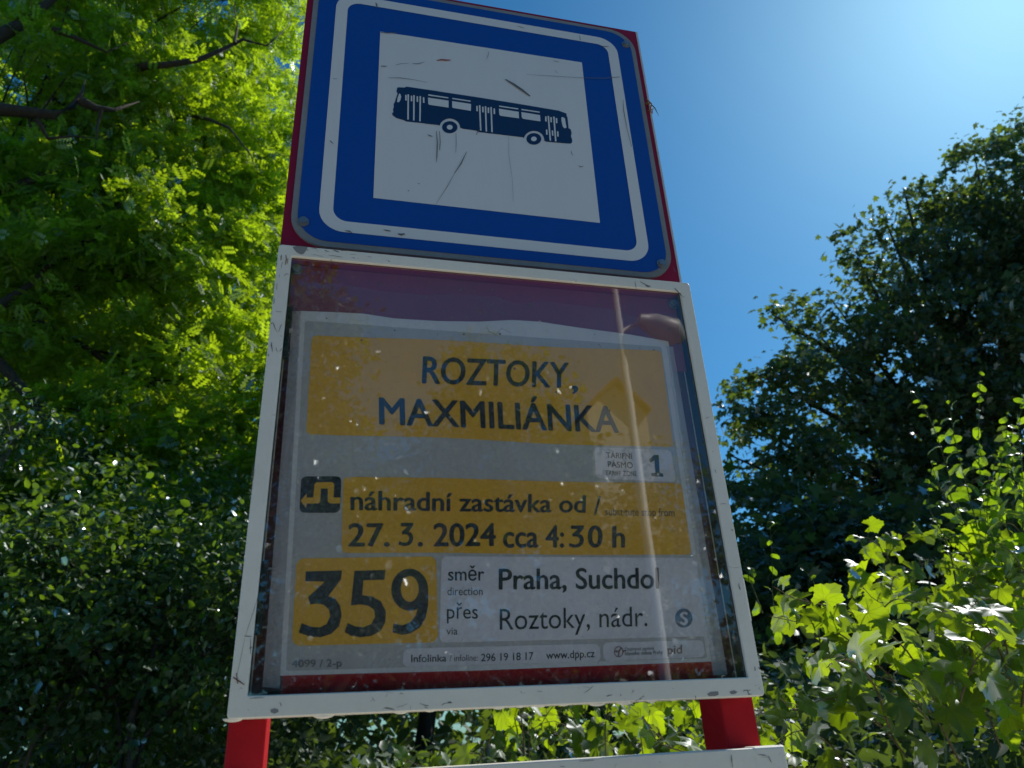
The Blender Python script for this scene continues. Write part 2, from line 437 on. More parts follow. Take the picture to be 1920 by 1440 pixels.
for (cx, cy, rx, ry) in ((655, 496, 66, 52), (1376, 596, 64, 50)):
    n = 24
    bs.poly([z4((cx + rx * cos(2 * pi * i / n), cy + ry * sin(2 * pi * i / n)), -.0031) for i in range(n)])
    bs.poly([z4((cx + rx * .38 * cos(2 * pi * i / n), cy + ry * .40 * sin(2 * pi * i / n)), -.0035) for i in range(n)], 1)
def q(*pts): bs.poly([z4(p, -.0035) for p in pts], 1)
for (xa, ta, xb, tb) in [(273, 218, 273, 268), (293, 213, 291, 431), (321, 225, 321, 275), (342, 220, 340, 439), (371, 230, 371, 280), (396, 228, 393, 446), (424, 238, 426, 288),
                         (882, 312, 883, 360), (905, 307, 914, 525), (932, 319, 933, 369), (955, 315, 962, 533), (980, 326, 980, 376), (1003, 322, 1011, 540), (1030, 334, 1031, 384),
                         (1472, 402, 1473, 448), (1493, 398, 1511, 612), (1517, 409, 1518, 455), (1541, 404, 1557, 618), (1563, 416, 1565, 462),
                         (1479, 515, 1481, 561), (1529, 523, 1531, 570), (1574, 530, 1576, 577)]:
    q((xa, ta + 2), (xa + 4, ta), (xa + 13, ta + 3), (xb + 13, tb), (xb, tb - 2))
q((470, 216), (478, 214), (642, 240), (645, 246), (640, 249), (471, 225)); q((469, 242), (645, 268), (645, 328), (480, 304), (470, 296))
q((676, 244), (832, 268), (836, 274), (830, 278), (677, 254)); q((675, 272), (837, 297), (836, 356), (683, 331), (676, 324))
q((1077, 310), (1240, 334), (1244, 340), (1238, 344), (1078, 320)); q((1076, 337), (1246, 364), (1249, 420), (1090, 398), (1080, 388))
q((1269, 339), (1424, 362), (1428, 368), (1422, 372), (1270, 349)); q((1269, 366), (1429, 392), (1433, 446), (1283, 424), (1272, 412))
q((222, 206), (232, 212), (239, 235), (232, 262), (222, 280), (203, 282), (208, 245)); q((1612, 412), (1622, 408), (1642, 420), (1656, 500), (1640, 506), (1624, 492), (1612, 440))
bs.build('bus_symbol', [M['navy'], M['sign_white']], plate)
# scratches on plate: (points in photo pixels, width px)
def marks(name, items, y, mat, parent, wob=.0):
    rr = random.Random(5)
    for pts, wd in items:
        b = MB()
        n = len(pts); L = []; Rr = []
        for i, p in enumerate(pts):
            a = pts[max(i - 1, 0)]; c = pts[min(i + 1, n - 1)]
            dx, dy = c[0] - a[0], c[1] - a[1]; l = math.hypot(dx, dy) or 1
            k = wd * (.25 + .75 * sin(pi * (i + .35) / (n - .3))) * .38 * rr.uniform(.6, 1.2)
            L.append((p[0] - dy / l * k, p[1] + dx / l * k)); Rr.append((p[0] + dy / l * k, p[1] - dx / l * k))
        V = [at(*p, y) for p in L] + [at(*p, y) for p in Rr]
        b.add(V, [(i, i + 1, i + 1 + n, i + n) for i in range(n - 1)])
        b.build(name, mat, parent)
def Z1(x, y): return (500 + x * .41667, y * .41667)
marks('scratch_mark', [([Z1(1075, 357), Z1(1110, 378), Z1(1150, 405), Z1(1185, 432)], 5), ([Z1(548, 350), Z1(600, 350), Z1(660, 358), Z1(722, 371)], 1.3),
    ([Z1(764, 590), Z1(768, 640), Z1(766, 700), Z1(764, 730)], 2.4), ([Z1(778, 590), Z1(781, 640), Z1(778, 675)], 2.6), ([Z1(852, 600), Z1(853, 640), Z1(851, 686)], 1.7),
    ([Z1(900, 682), Z1(875, 735), Z1(845, 780)], 2.4), ([Z1(845, 780), Z1(815, 835), Z1(762, 918)], 1.1), ([Z1(1089, 600), Z1(1090, 700), Z1(1105, 800), Z1(1110, 905)], .8),
    ([Z1(1170, 335), Z1(1300, 343), Z1(1425, 350)], 1), ([Z1(1425, 350), Z1(1520, 352), Z1(1590, 346)], 1.8), ([Z1(1370, 678), Z1(1373, 690), Z1(1378, 700)], 1.4),
    ([Z1(1405, 745), Z1(1412, 751), Z1(1425, 748)], 2), ([Z1(515, 297), Z1(530, 298), Z1(542, 297)], 2.4), ([Z1(580, 293), Z1(600, 287), Z1(640, 284)], 1.4), ([Z1(655, 285), Z1(680, 287), Z1(710, 279)], 1.6),
    ([Z1(512, 145), Z1(545, 148), Z1(590, 147)], 2.6), ([Z1(1000, 232), Z1(996, 250), Z1(990, 266)], 1.3), ([Z1(1604, 448), Z1(1607, 500), Z1(1622, 580), Z1(1642, 660)], 1.6),
    ([Z1(525, 1033), Z1(540, 1037), Z1(558, 1040)], 3), ([Z1(590, 1052), Z1(605, 1056), Z1(622, 1052)], 5), ([Z1(285, 632), Z1(292, 640), Z1(300, 646)], 3.5), ([Z1(352, 1038), Z1(372, 1040), Z1(384, 1048)], 3),
    ([Z1(490, 12), Z1(496, 22), Z1(494, 36)], 3), ([Z1(1130, 118), Z1(1145, 122), Z1(1158, 126)], 1.6), ([Z1(1408, 160), Z1(1410, 170), Z1(1411, 182)], 2), ([Z1(1510, 207), Z1(1524, 209), Z1(1540, 209)], 1.8),
    ([Z1(943, 606), Z1(950, 592), Z1(962, 575)], 2.2), ([Z1(725, 606), Z1(735, 611), Z1(746, 613)], 2.4), ([Z1(1290, 272), Z1(1302, 276), Z1(1316, 279)], 1.4), ([Z1(1297, 315), Z1(1305, 324), Z1(1310, 330)], 1.2),
    ([Z1(635, 856), Z1(638, 858), Z1(641, 860)], 2.2), ([Z1(680, 824), Z1(684, 826), Z1(688, 827)], 2.2), ([Z1(298, 352), Z1(306, 355), Z1(318, 354)], 1.4)], -.0038, M['scratch'], plate)
marks('red_scuff', [([Z1(765, 272), Z1(785, 268), Z1(805, 270), Z1(828, 270)], 3.2)], -.0038, M['redmark'], plate)

def bolt(u, v, y, parent, r=.0058, mat=None, xz=None):
    p = at(u, v, y) if xz is None else (xz[0], y, xz[1])
    b = MB(); n = 6
    pr = [(p[0] + r * cos(R(60 * i + 12)), p[2] + r * sin(R(60 * i + 12))) for i in range(6)]
    wsh = [(p[0] + r * 1.35 * cos(R(20 * i)), p[2] + r * 1.35 * sin(R(20 * i))) for i in range(18)]
    b.prism(wsh, y - .0012, y); b.prism(pr, y - .0052, y - .0014)
    return b.build('bolt', mat or M['bolt'], parent, bevel=.0007)
bolt(569, 416, -.0022, plate, .0055); bolt(1240, 495, -.0022, plate, .0055); bolt(1173, 84, -.0022, plate, .0055); bolt(0, 0, -.0022, plate, .0055, xz=(-.2535, 2.596))
# twist of wire caught on the right edge
wb = MB(); rr = random.Random(3); c0 = at(1216, 200, .0)
for i in range(5):
    pts = [c0 + np.array([rr.uniform(-.004, .007), rr.uniform(-.006, .004), .012 - .006 * i + rr.uniform(-.004, .004)]) for _ in range(4)]
    wb.tube(pts, .0008, 5)
wb.tube([c0 + np.array([-.002, -.002, .015]), c0 + np.array([.003, -.006, 0]), c0 + np.array([-.001, -.003, -.017])], .0012, 5)
tag(wb.build('wire_knot', plain('rusty wire', (.28, .13, .05), .7)), 'small knot of rusty wire caught on the right edge of the bus plate', 'wire')
gb = MB(); gb.tube([c0 + np.array([.002, -.006, 0]), c0 + np.array([.009, -.004, -.006]), c0 + np.array([.016, 0, -.018])], [.0009, .0009, .0002], 5)
tag(gb.build('dry_stalk', plain('green stalk', (.05, .10, .03), .6)), 'thin green stalk sticking out beside the wire knot', 'stalk')

# ---- display cases
FX0, FX1, FZ0, FZ1, FY = -.2798, .2771, 1.5281, 2.0676, -.0287
def case(x0, x1, z0, z1, inner, deep=.026, name='display_case'):
    ix0, ix1, iz0, iz1 = inner
    b = MB(); yb = FY + deep
    O = rrect(x0, x1, z0, z1, .004, 5); I = rrect(ix0, ix1, iz0, iz1, .002, 5); n = len(O)
    b.ring(O, I, FY)                                   # front
    b.add([(x, FY, z) for x, z in O] + [(x, yb, z) for x, z in O], [(i, i + n, (i + 1) % n + n, (i + 1) % n) for i in range(n)])
    b.add([(x, FY, z) for x, z in I] + [(x, FY + .0040, z) for x, z in I], [((i + 1) % n, (i + 1) % n + n, i + n, i) for i in range(n)])
    J = rrect(ix0 + .001, ix1 - .001, iz0 + .001, iz1 - .001, .002, 5)
    b.ring([(x, z) for x, z in J][::-1], [(x, z) for x, z in O][::-1], yb)
    import bmesh
    o = b.build(name, M['white_frame'], sign)
    bm = bmesh.new(); bm.from_mesh(o.data); bmesh.ops.remove_doubles(bm, verts=bm.verts, dist=1e-6); bmesh.ops.recalc_face_normals(bm, faces=bm.faces); bm.to_mesh(o.data); bm.free()
    bv = o.modifiers.new('bevel', 'BEVEL'); bv.width = .0016; bv.segments = 3; bv.limit_method = 'ANGLE'; bv.angle_limit = R(40)
    for p in o.data.polygons: p.use_smooth = True
    o.modifiers.new('wn', 'WEIGHTED_NORMAL')
    return o
INN = (FX0 + .0164, FX1 - .0164, FZ0 + .0196, FZ1 - .0163)
frame = case(FX0, FX1, FZ0, FZ1, INN, name='display_case')
ix0, ix1, iz0, iz1 = INN
# inside of the case
MB().box((ix0 - .006, -.0015, iz0 - .006), (ix1 + .006, .0015, iz1 + .006)).build('case_back', plain('red back sheet in shade tone', (.13, .025, .035), .6), frame)  # shadow gap beside the notice is put into this darkened red
MB().box((ix0 + .001, -.0100, 1.935), (ix1 - .001, -.0078, iz1 - .001)).build('cross_board', M['board_skylit'], frame)
p0 = at(527, 1300, -.0105); p1 = at(1344, 1270, -.0105)
MB().box((p0[0], -.0105, iz0 - .004), (p1[0], -.0018, 1.5855)).build('lower_cross_board', M['red'], frame)
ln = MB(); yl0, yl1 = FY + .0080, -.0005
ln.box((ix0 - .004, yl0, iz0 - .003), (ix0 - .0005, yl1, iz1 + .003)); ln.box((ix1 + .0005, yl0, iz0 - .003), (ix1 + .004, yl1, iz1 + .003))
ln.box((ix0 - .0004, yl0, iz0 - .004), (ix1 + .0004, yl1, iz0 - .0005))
ln.build('case_lining', M['case_in'], frame)  # dark lining stands in for the shade along the case edges
MB().box((ix0 - .0004, yl0, iz1 + .0005), (ix1 + .0004, yl1, iz1 + .004)).build('case_lining', M['red_board'], frame)
# pane: front face reflects, the others are clear
pb = MB().box((ix0 - .004, FY + .0045, iz0 - .004), (ix1 + .004, FY + .0075, iz1 + .004))
pb.M = [1, 1, 0, 1, 1, 1]
pane = pb.build('pane', [M['pane'], M['clear']], frame)
# hinges at the left inside edge
for (u, v0, v1, wd) in ((536, 574, 670, .0055), (488, 1052, 1190, .0062)):
    a = at(u, v0, -.018); c = at(u, v1, -.018)
    xx = ix0 + .0005
    h = MB().box((xx, -.0185, c[2]), (xx + wd, -.0105, a[2])).build('hinge', M['black'], frame, bevel=.0008)
    for f in (.10, .90):
        zz = a[2] + (c[2] - a[2]) * f
        sb = MB().tube([(xx + wd, -.0165, zz), (xx + wd + .0045, -.0165, zz)], .0013, 8)
        sb.build('screw', M['bolt'], h)
bolt(556, 506, -.0102, frame, .0058); bolt(1262, 571, -.0102, frame, .0058)
# latch plate on the outer right side
lp = MB(); a = at(1401, 1085, -.022); c = at(1412, 1165, -.022)
lp.box((FX1 + .0002, -.024, c[2]), (FX1 + .0035, -.008, a[2])); lp.build('latch', M['white_frame'], frame, bevel=.001)
# paint drips under the lower rail
for i, (u, s_) in enumerate([(437, 1.1), (607, 1.25), (752, .9), (806, .7), (935, .8), (975, .6), (1012, .8), (1057, .7), (1120, 1.2), (1172, 1.2), (1222, .8), (1262, .6)]):
    x = at(u, 1345 - (u - 437) * .04, FY + .004)[0]
    V = []; F = []; nn, mm = 12, 5
    for j in range(mm + 1):
        ph = pi / 2 * j / mm
        for k in range(nn):
            th = 2 * pi * k / nn
            V.append((x + .0085 * s_ * cos(th) * cos(ph), FY + .0045 + .0038 * sin(th) * cos(ph), FZ0 + .0006 - .0030 * s_ * sin(ph)))
    for j in range(mm):
        for k in range(nn): F.append((j * nn + k, j * nn + (k + 1) % nn, (j + 1) * nn + (k + 1) % nn, (j + 1) * nn + k))
    mesh('paint_drip', V, F, M['white_frame'], frame, True)
# chips and scratches on the frame
def Z7(x, y): return (500 + x * .1944, 440 + y * .1944)
def Z2b(x, y): return (400 + x * .26042, 1280 + y * .26042)
def Z3b(x, y): return (1000 + x * .26042, 1240 + y * .26042)
def chip(pts, name='paint_chip', mat='chip'):
    MB().poly([at(*p, FY - .0003) for p in pts]).build(name, M[mat], frame)
chip([Z7(*p) for p in [(250, 118), (300, 108), (395, 118), (388, 140), (372, 165), (350, 190), (320, 188), (290, 170), (262, 140)]])
chip([Z2b(*p) for p in [(410, 195), (440, 184), (468, 192), (468, 212), (440, 224), (415, 215)]])
chip([Z3b(*p) for p in [(1252, 235), (1275, 220), (1330, 216), (1335, 240), (1310, 250), (1262, 250)]])
chip([Z3b(*p) for p in [(1412, 218), (1445, 208), (1470, 220), (1455, 234), (1425, 238)]])
sc = []
rr = random.Random(11)
for (x, y, dx, dy, wd) in [(430, 128, 60, 6, 5), (560, 150, 40, 14, 8), (640, 145, 60, 28, 9), (720, 155, 80, -6, 7), (430, 190, 110, 18, 3), (600, 200, 130, 18, 5), (800, 190, 60, 4, 4), (820, 222, 30, 2, 4), (975, 215, 40, 4, 3),
                            (145, 190, -5, 60, 9), (150, 260, -8, 60, 5), (100, 250, -12, 70, 8), (125, 380, -3, 35, 4), (75, 610, -8, 60, 8), (85, 735, 60, 12, 4), (60, 840, 40, 100, 6), (150, 860, -40, 80, 6), (45, 1040, 12, 90, 10), (90, 1090, 10, 40, 5), (150, 1100, -30, 25, 5), (15, 1150, 6, 20, 10), (38, 846, 12, 10, 10)]:
    pts = [Z7(x + dx * t + rr.uniform(-4, 4), y + dy * t + rr.uniform(-4, 4)) for t in (0, .35, .7, 1)]
    sc.append((pts, wd * .26))
for (x, y, dx, dy, wd) in [(260, 112, 110, -4, 5), (480, 140, 6, 30, 9), (250, 190, 6, 8, 5), (1140, 105, 25, 30, 4), (1320, 180, 80, -30, 3), (1420, 160, -4, 50, 2), (1490, 150, 60, 18, 7), (1520, 175, 25, 8, 6), (1640, 165, 50, -20, 6), (1690, 145, 25, 2, 12), (1345, 80, 20, -3, 5), (1230, 66, 60, 14, 2)]:
    sc.append(([Z2b(x + dx * t + rr.uniform(-4, 4), y + dy * t + rr.uniform(-4, 4)) for t in (0, .35, .7, 1)], wd * .3))
for (x, y, dx, dy, wd) in [(30, 216, 36, 0, 4), (345, 180, 60, 8, 2), (365, 228, 65, -48, 4), (525, 250, 40, -12, 8), (628, 230, 3, 22, 5), (1165, 245, 3, 30, 5), (1510, 215, 50, -10, 6), (1530, 205, 30, 35, 6), (1545, 240, 25, -5, 4), (1622, 40, 8, 22, 6)]:
    sc.append(([Z3b(x + dx * t + rr.uniform(-4, 4), y + dy * t + rr.uniform(-4, 4)) for t in (0, .35, .7, 1)], wd * .3))
for (u, v, du, dv, wd) in [(475, 870, -6, 40, 1.6), (462, 975, 0, 4, 3), (486, 1110, -28, 90, .9), (458, 1200, -16, 80, .9), (458, 1192, 14, 2, 2.2), (470, 1196, 0, 30, 2), (1190, 527, 3, 16, 1.2), (1200, 528, 20, 9, 2.2), (1265, 540, 14, 16, 3.5), (1210, 535, 8, 3, 3),
                           (1323, 784, 8, -2, 1.2), (1340, 880, 3, 6, 1.5), (1385, 1094, 3, 12, 3), (1415, 1250, 1, 8, 2.5), (1350, 945, 12, 0, 1), (1262, 500, 4, 10, 1.4)]:
    sc.append(([(u + du * t + rr.uniform(-.6, .6), v + dv * t + rr.uniform(-.6, .6)) for t in (0, .35, .7, 1)], wd))
marks('frame_scratch', sc, FY - .0004, M['scratch'], frame)
marks('rust_streak', [([Z7(185, 195), Z7(190, 240), Z7(178, 290)], 2.4), ([Z7(205, 230), Z7(198, 280)], 1.8), ([Z7(170, 395), Z7(190, 375), Z7(212, 385)], 2), ([Z7(100, 470), Z7(96, 530)], 1.4),
    ([(437, 1270), (448, 1277), (458, 1284)], 5), ([(443, 1262), (446, 1282)], 4), ([(470, 925), (474, 900), (478, 880)], 1.6)], FY - .0006, M['rust'], frame)

# lower case, mostly below the picture
LZ1 = 1.4780
low = case(-.2800, .2885, .98, LZ1, (-.258, .266, 1.005, LZ1 - .030), .030, 'lower_case')
MB().box((-.262, .0, .99), (.27, .0015, LZ1 - .02)).build('case_back', M['case_in'], low)
lpn = MB().box((-.262, FY + .0045, 1.001), (.270, FY + .0075, LZ1 - .026)); lpn.M = [1, 1, 0, 1, 1, 1]; lpn.build('pane', [M['pane'], M['clear']], low)
MB().box((.2505, FY - .0008, 1.3), (.2890, FY + .022, LZ1 + .0012)).build('corner_cover', M['white_frame'], low, bevel=.003, seg=3)
marks('frame_scratch', [([Z3b(x + dx * t, y + dy * t) for t in (0, .4, .7, 1)], wd * .3) for x, y, dx, dy, wd in
      [(330, 720, 110, -8, 5), (1425, 675, 10, 90, 8), (1620, 672, 60, 6, 6), (1690, 680, 25, 50, 7), (1640, 690, 70, 0, 3), (190, 758, 40, 2, 5), (600, 735, -15, 33, 3), (900, 722, 20, 6, 3)]], FY - .0012, M['scratch'], low)

# ------------------------------------------------------------------ the paper notice inside the case
YP = -.0110
notice = empty('paper_notice', tuple(at(930, 1250, YP)), 'paper notice with yellow boxes reading Roztoky Maxmiliánka and 359 behind the pane', 'notice')
paper_out = [(524, 1267), (700, 1262), (900, 1257), (1100, 1249), (1342, 1240), (1322, 1100), (1298, 940), (1275, 790), (1253, 640), (1180, 627), (1090, 615), (1010, 603), (960, 600), (900, 603), (820, 602), (740, 597), (680, 588), (620, 585), (563, 583), (553, 760), (543, 950), (533, 1120)]
MB().prism([(at(u, v, YP)[0], at(u, v, YP)[2]) for u, v in paper_out], YP, YP + .0003).build('sheet', M['paper'], notice)
def blerp(P, s, t):    # P = BL,BR,TR,TL in plane
    return (1 - s) * (1 - t) * P[0] + s * (1 - t) * P[1] + s * t * P[2] + (1 - s) * t * P[3]
def rbox(name, mat, BL, BR, TR, TL, r, y, n=6, bulge=None):
    P = [at(*p, y) for p in (BL, BR, TR, TL)]
    w_ = np.linalg.norm(P[1] - P[0]); h_ = np.linalg.norm(P[3] - P[0])
    out = []
    for (x, z) in rrect(0, w_, 0, h_, r, n):
        out.append(blerp(P, x / w_, z / h_))
    # add points along long edges so they can wave
    full = []
    for i, a in enumerate(out):
        b_ = out[(i + 1) % len(out)]
        L_ = np.linalg.norm(b_ - a); k = max(1, int(L_ / .03))
        for j in range(k): full.append(a + (b_ - a) * j / k)
    if bulge:
        for p in full: p[2] += bulge * sin((p[0]) * 22) 
    return MB().poly(full).build(name, mat, notice)
rbox('grey_print', M['paper_grey'], (536, 1258), (1326, 1234), (1240, 650), (572, 601), .003, YP - .0003)
rbox('header_box', M['paper_yellow'], (574, 812), (1263, 840), (1240, 659), (585, 627), .006, YP - .0006, bulge=-.0012)
rbox('text_box', M['paper_yellow'], (640, 1036), (1297, 1041), (1278, 907), (644, 893), .006, YP - .0006, bulge=-.0006)
rbox('number_box', M['paper_yellow'], (547, 1211), (821, 1204), (818, 1043), (556, 1047), .008, YP - .0006)
rbox('direction_box', M['paper_panel'], (824, 1205), (1328, 1193), (1304, 1046), (828, 1043), .006, YP - .0006)
rbox('tariff_box', M['paper_panel'], (1118, 897), (1268, 904), (1258, 844), (1114, 838), .006, YP - .0006)
rbox('contact_box', M['paper_panel'], (755, 1251), (1127, 1240), (1124, 1207), (757, 1216), .006, YP - .0006)
rbox('logo_box', M['paper_panel'], (1132, 1240), (1322, 1232), (1318, 1200), (1130, 1205), .006, YP - .0006)
YT = YP - .0009
font = None
def text(s, BL, BR, TR, TL, bold=0.0, mat='ink', cap='H', y=YT, name='lettering'):
    cu = bpy.data.curves.new('t', 'FONT'); cu.body = s; cu.size = 1; cu.resolution_u = 4
    o = bpy.data.objects.new('t', cu); COL.objects.link(o)
    dg = bpy.context.evaluated_depsgraph_get(); dg.update()
    me = bpy.data.meshes.new_from_object(o.evaluated_get(dg))
    V = np.array([v.co[:] for v in me.vertices]); F = [tuple(p.vertices) for p in me.polygons]
    bpy.data.objects.remove(o); bpy.data.curves.remove(cu); bpy.data.meshes.remove(me)
    if bold > 0:
        n_ = len(V); Vn = []; Fn = []
        for c_, (dx, dy) in enumerate([(0, 0), (-bold, 0), (bold, 0), (0, bold * .6), (0, -bold * .6)]):
            Vn.append(V + np.array([dx, dy, c_ * .05])); Fn += [tuple(i + c_ * n_ for i in f) for f in F]
        V = np.concatenate(Vn); F = Fn
    caph = CAPH[0]
    x0, x1 = V[:, 0].min(), V[:, 0].max()
    P = [at(*p, y) for p in (BL, BR, TR, TL)]
    W_ = [blerp(P, (v[0] - x0) / (x1 - x0), v[1] / caph) for v in V]
    W_ = [p - np.array([0, v[2] * .0004, 0]) for p, v in zip(W_, V)]
    out = []
    for f in F:
        a, b, c = W_[f[0]], W_[f[1]], W_[f[2]]
        cr = (b[0] - a[0]) * (c[2] - a[2]) - (b[2] - a[2]) * (c[0] - a[0])
        out.append(f if cr > 0 else f[::-1])
    return mesh(name, W_, out, M[mat], notice)
CAPH = [.72]
def cap_height():
    cu = bpy.data.curves.new('t', 'FONT'); cu.body = 'H'; cu.size = 1
    o = bpy.data.objects.new('t', cu); COL.objects.link(o)
    dg = bpy.context.evaluated_depsgraph_get(); dg.update()
    me = bpy.data.meshes.new_from_object(o.evaluated_get(dg)); h = max(v.co[1] for v in me.vertices)
    bpy.data.objects.remove(o); bpy.data.curves.remove(cu); bpy.data.meshes.remove(me); return h
CAPH[0] = cap_height()
text('ROZTOKY', (791, 718), (1066, 727), (1067, 681), (793, 669), .022)
text(',', (1072, 731), (1084, 731), (1084, 690), (1072, 690), .015)
text('MAXMILIÁNKA', (711, 795), (1161, 811), (1157, 763), (710, 746), .022)
text('TARIFNÍ', (1137, 858), (1186, 861), (1186, 851), (1136, 848), .01)
text('PÁSMO', (1140, 876), (1187, 878), (1186, 867), (1139, 865), .01)
text('TARIFF ZONE', (1135, 891), (1195, 893), (1194, 884), (1135, 882), 0)
one = [(1217, 862), (1226, 853), (1235, 853), (1237, 887), (1243, 888), (1244, 894), (1222, 893), (1221, 887), (1229, 887), (1227, 863), (1219, 868)]
MB().poly([at(*p, YT) for p in one]).build('lettering', M['ink'], notice)
text('náhradní zastávka od', (657, 956), (1098, 961), (1099, 929), (657, 920), .022)
text('/', (1113, 966), (1127, 966), (1127, 931), (1113, 931), .01)
text('substitute stop from', (1135, 966), (1265, 968), (1264, 954), (1135, 952), 0)
text('27. ', (652, 1024), (731, 1024), (731, 982), (653, 982), .025)
text('. 2024', (783, 1024), (930, 1023), (930, 982), (783, 982), .025)
text('cca 4:', (943, 1026), (1058, 1026), (1058, 986), (943, 985), .025)
text('0 h', (1102, 1026), (1172, 1026), (1172, 987), (1102, 986), .025)
def zed3(x0, x1, y0, y1):
    pts = [(430, 525), (598, 520), (594, 562), (535, 640), (568, 653), (590, 685), (597, 730), (585, 780), (550, 815), (500, 832), (450, 828), (397, 810), (411, 766), (455, 783), (495, 786), (528, 770), (543, 735), (538, 702), (513, 680), (480, 674), (452, 678), (440, 645), (520, 572), (428, 570)]
    return [(x0 + (p[0] - 397) / 201 * (x1 - x0), y0 + (p[1] - 520) / 312 * (y1 - y0)) for p in pts]
for b_ in ((747, 775, 980, 1024), (1066, 1095, 985, 1027)):
    MB().poly([at(*p, YT) for p in zed3(*b_)]).build('lettering', M['ink'], notice)
def Z4(p): return (400 + p[0] * .4029, 860 + p[1] * .4029)
MB().poly([at(*p, YT) for p in zed3(560, 641, 1069.5, 1195)]).build('number_three', M['ink'], notice)
five = [(657, 522), (801, 518), (797, 563), (698, 566), (693, 636), (740, 642), (780, 664), (803, 712), (800, 760), (780, 800), (735, 825), (685, 831), (640, 824), (611, 806), (625, 765), (660, 780), (700, 785), (735, 770), (753, 735), (748, 704), (722, 684), (680, 678), (640, 683)]
MB().poly([at(*Z4(p), YT) for p in five]).build('number_five', M['ink'], notice)
nb = MB()
oa = [(914 + 86 * cos(2 * pi * i / 32), 610 + 98 * sin(2 * pi * i / 32)) for i in range(32)]
ia = [(914 + 42 * cos(2 * pi * i / 32), 606 + 60 * sin(2 * pi * i / 32)) for i in range(32)]
PA = [at(*Z4(p), YT) for p in oa]; PB = [at(*Z4(p), YT) for p in ia]
nb.add(PA + PB, [(i + 32, (i + 1) % 32 + 32, (i + 1) % 32, i) for i in range(32)])
tail = [(1000, 605), (1000, 680), (988, 740), (962, 785), (920, 812), (880, 820), (832, 808), (840, 768), (880, 776), (918, 762), (942, 730), (954, 690), (957, 640)]
nb.poly([at(*Z4(p), YT - .00015) for p in tail]); nb.build('number_nine', M['ink'], notice)
text('směr', (840, 1088.5), (908, 1088.5), (908, 1063), (840, 1064), .012)
text('direction', (839, 1116), (905, 1116), (905, 1101), (839, 1101), 0, 'ink_soft')
text('přes', (838, 1160), (896, 1160), (896, 1133), (838, 1133), 0)
text('via', (837, 1190), (858, 1190), (858, 1176), (837, 1176), 0, 'ink_soft')
text('Praha, Suchdol', (935, 1105), (1236, 1103), (1235, 1065), (935, 1067), .020)
text('Roztoky, nádr.', (937, 1181), (1214, 1174), (1213, 1137), (937, 1142), .0)
text('Infolinka', (771, 1242), (837, 1240), (837, 1227), (771, 1228), .008)
text('/ infoline:', (843, 1240), (896, 1239), (896, 1227), (843, 1228), 0, 'ink_soft')
text('296 19 18 17', (902, 1240), (1000, 1237), (1000, 1223), (902, 1226), .008)
text('www.dpp.cz', (1024, 1236), (1115, 1232), (1115, 1218), (1024, 1221), .010)
text('4099 / 2-p', (547, 1251), (641, 1250), (641, 1236), (547, 1238), .02, 'ink_faded')
text('Dopravní podnik', (1172, 1220.5), (1227, 1218.5), (1227, 1212), (1172, 1214), 0, 'ink_soft')
text('hlavního města Prahy', (1172, 1229), (1243, 1226), (1243, 1219.5), (1172, 1222), .01, 'ink_soft')
text('pid', (1251, 1226), (1279, 1225), (1279, 1209), (1251, 1211), .02, 'ink_red')
# diversion symbol
def Z5(p): return (520 + p[0] * .22917, 860 + p[1] * .22917)
P5 = [at(*Z5(p), YP - .0006) for p in [(180, 443), (512, 443), (525, 143), (196, 145)]]
w_ = np.linalg.norm(P5[1] - P5[0]); h_ = np.linalg.norm(P5[3] - P5[0])
ds = MB().poly([blerp(P5, x / w_, z / h_) for x, z in rrect(0, w_, 0, h_, .006, 6)])
ds.poly([at(*Z5(p), YT) for p in [(190, 345), (240, 285), (240, 318), (295, 318), (303, 212), (320, 193), (448, 192), (466, 207), (459, 318), (516, 318), (513, 366), (432, 366), (411, 350), (413, 244), (356, 244), (351, 350), (335, 367), (239, 367), (235, 402)]], 1)
ds.build('diversion_symbol', [M['ink'], M['paper_yellow']], notice)
# round symbols
def disc(u, v, r, y, m, b=None, k=1.1):
    b.poly([at(u + r * cos(2 * pi * i / 28), v + r * k * sin(2 * pi * i / 28), y) for i in range(28)], m)
sb = MB(); disc(1282, 1159, 16.5, YT, 0, sb); sb.build('round_symbol', [M['ink_blue']], notice)
text('S', (1275, 1171), (1290, 1171), (1290, 1148), (1275, 1148), .04, 'paper_panel', y=YT - .0003, name='round_symbol_letter')
cb = MB(); cu_ = [(1160 + 9 * cos(2 * pi * i / 24), 1222 + 10.5 * sin(2 * pi * i / 24)) for i in range(24)]; ci_ = [(1160 + 7 * cos(2 * pi * i / 24), 1222 + 8.5 * sin(2 * pi * i / 24)) for i in range(24)]
PA = [at(*p, YT) for p in cu_]; PB = [at(*p, YT) for p in ci_]
cb.add(PA + PB, [(i + 24, (i + 1) % 24 + 24, (i + 1) % 24, i) for i in range(24)])
cb.poly([at(*p, YT) for p in [(1158, 1230), (1161, 1230), (1162, 1222), (1166, 1216), (1163, 1215), (1159, 1221)]]); cb.poly([at(*p, YT - .0001) for p in [(1150, 1222), (1157, 1224), (1160, 1220), (1156, 1219)]])
cb.poly([at(*p, YT) for p in [(1168, 1223), (1174, 1221), (1174, 1219), (1167, 1219)]])
cb.build('company_emblem', M['ink_red'], notice)
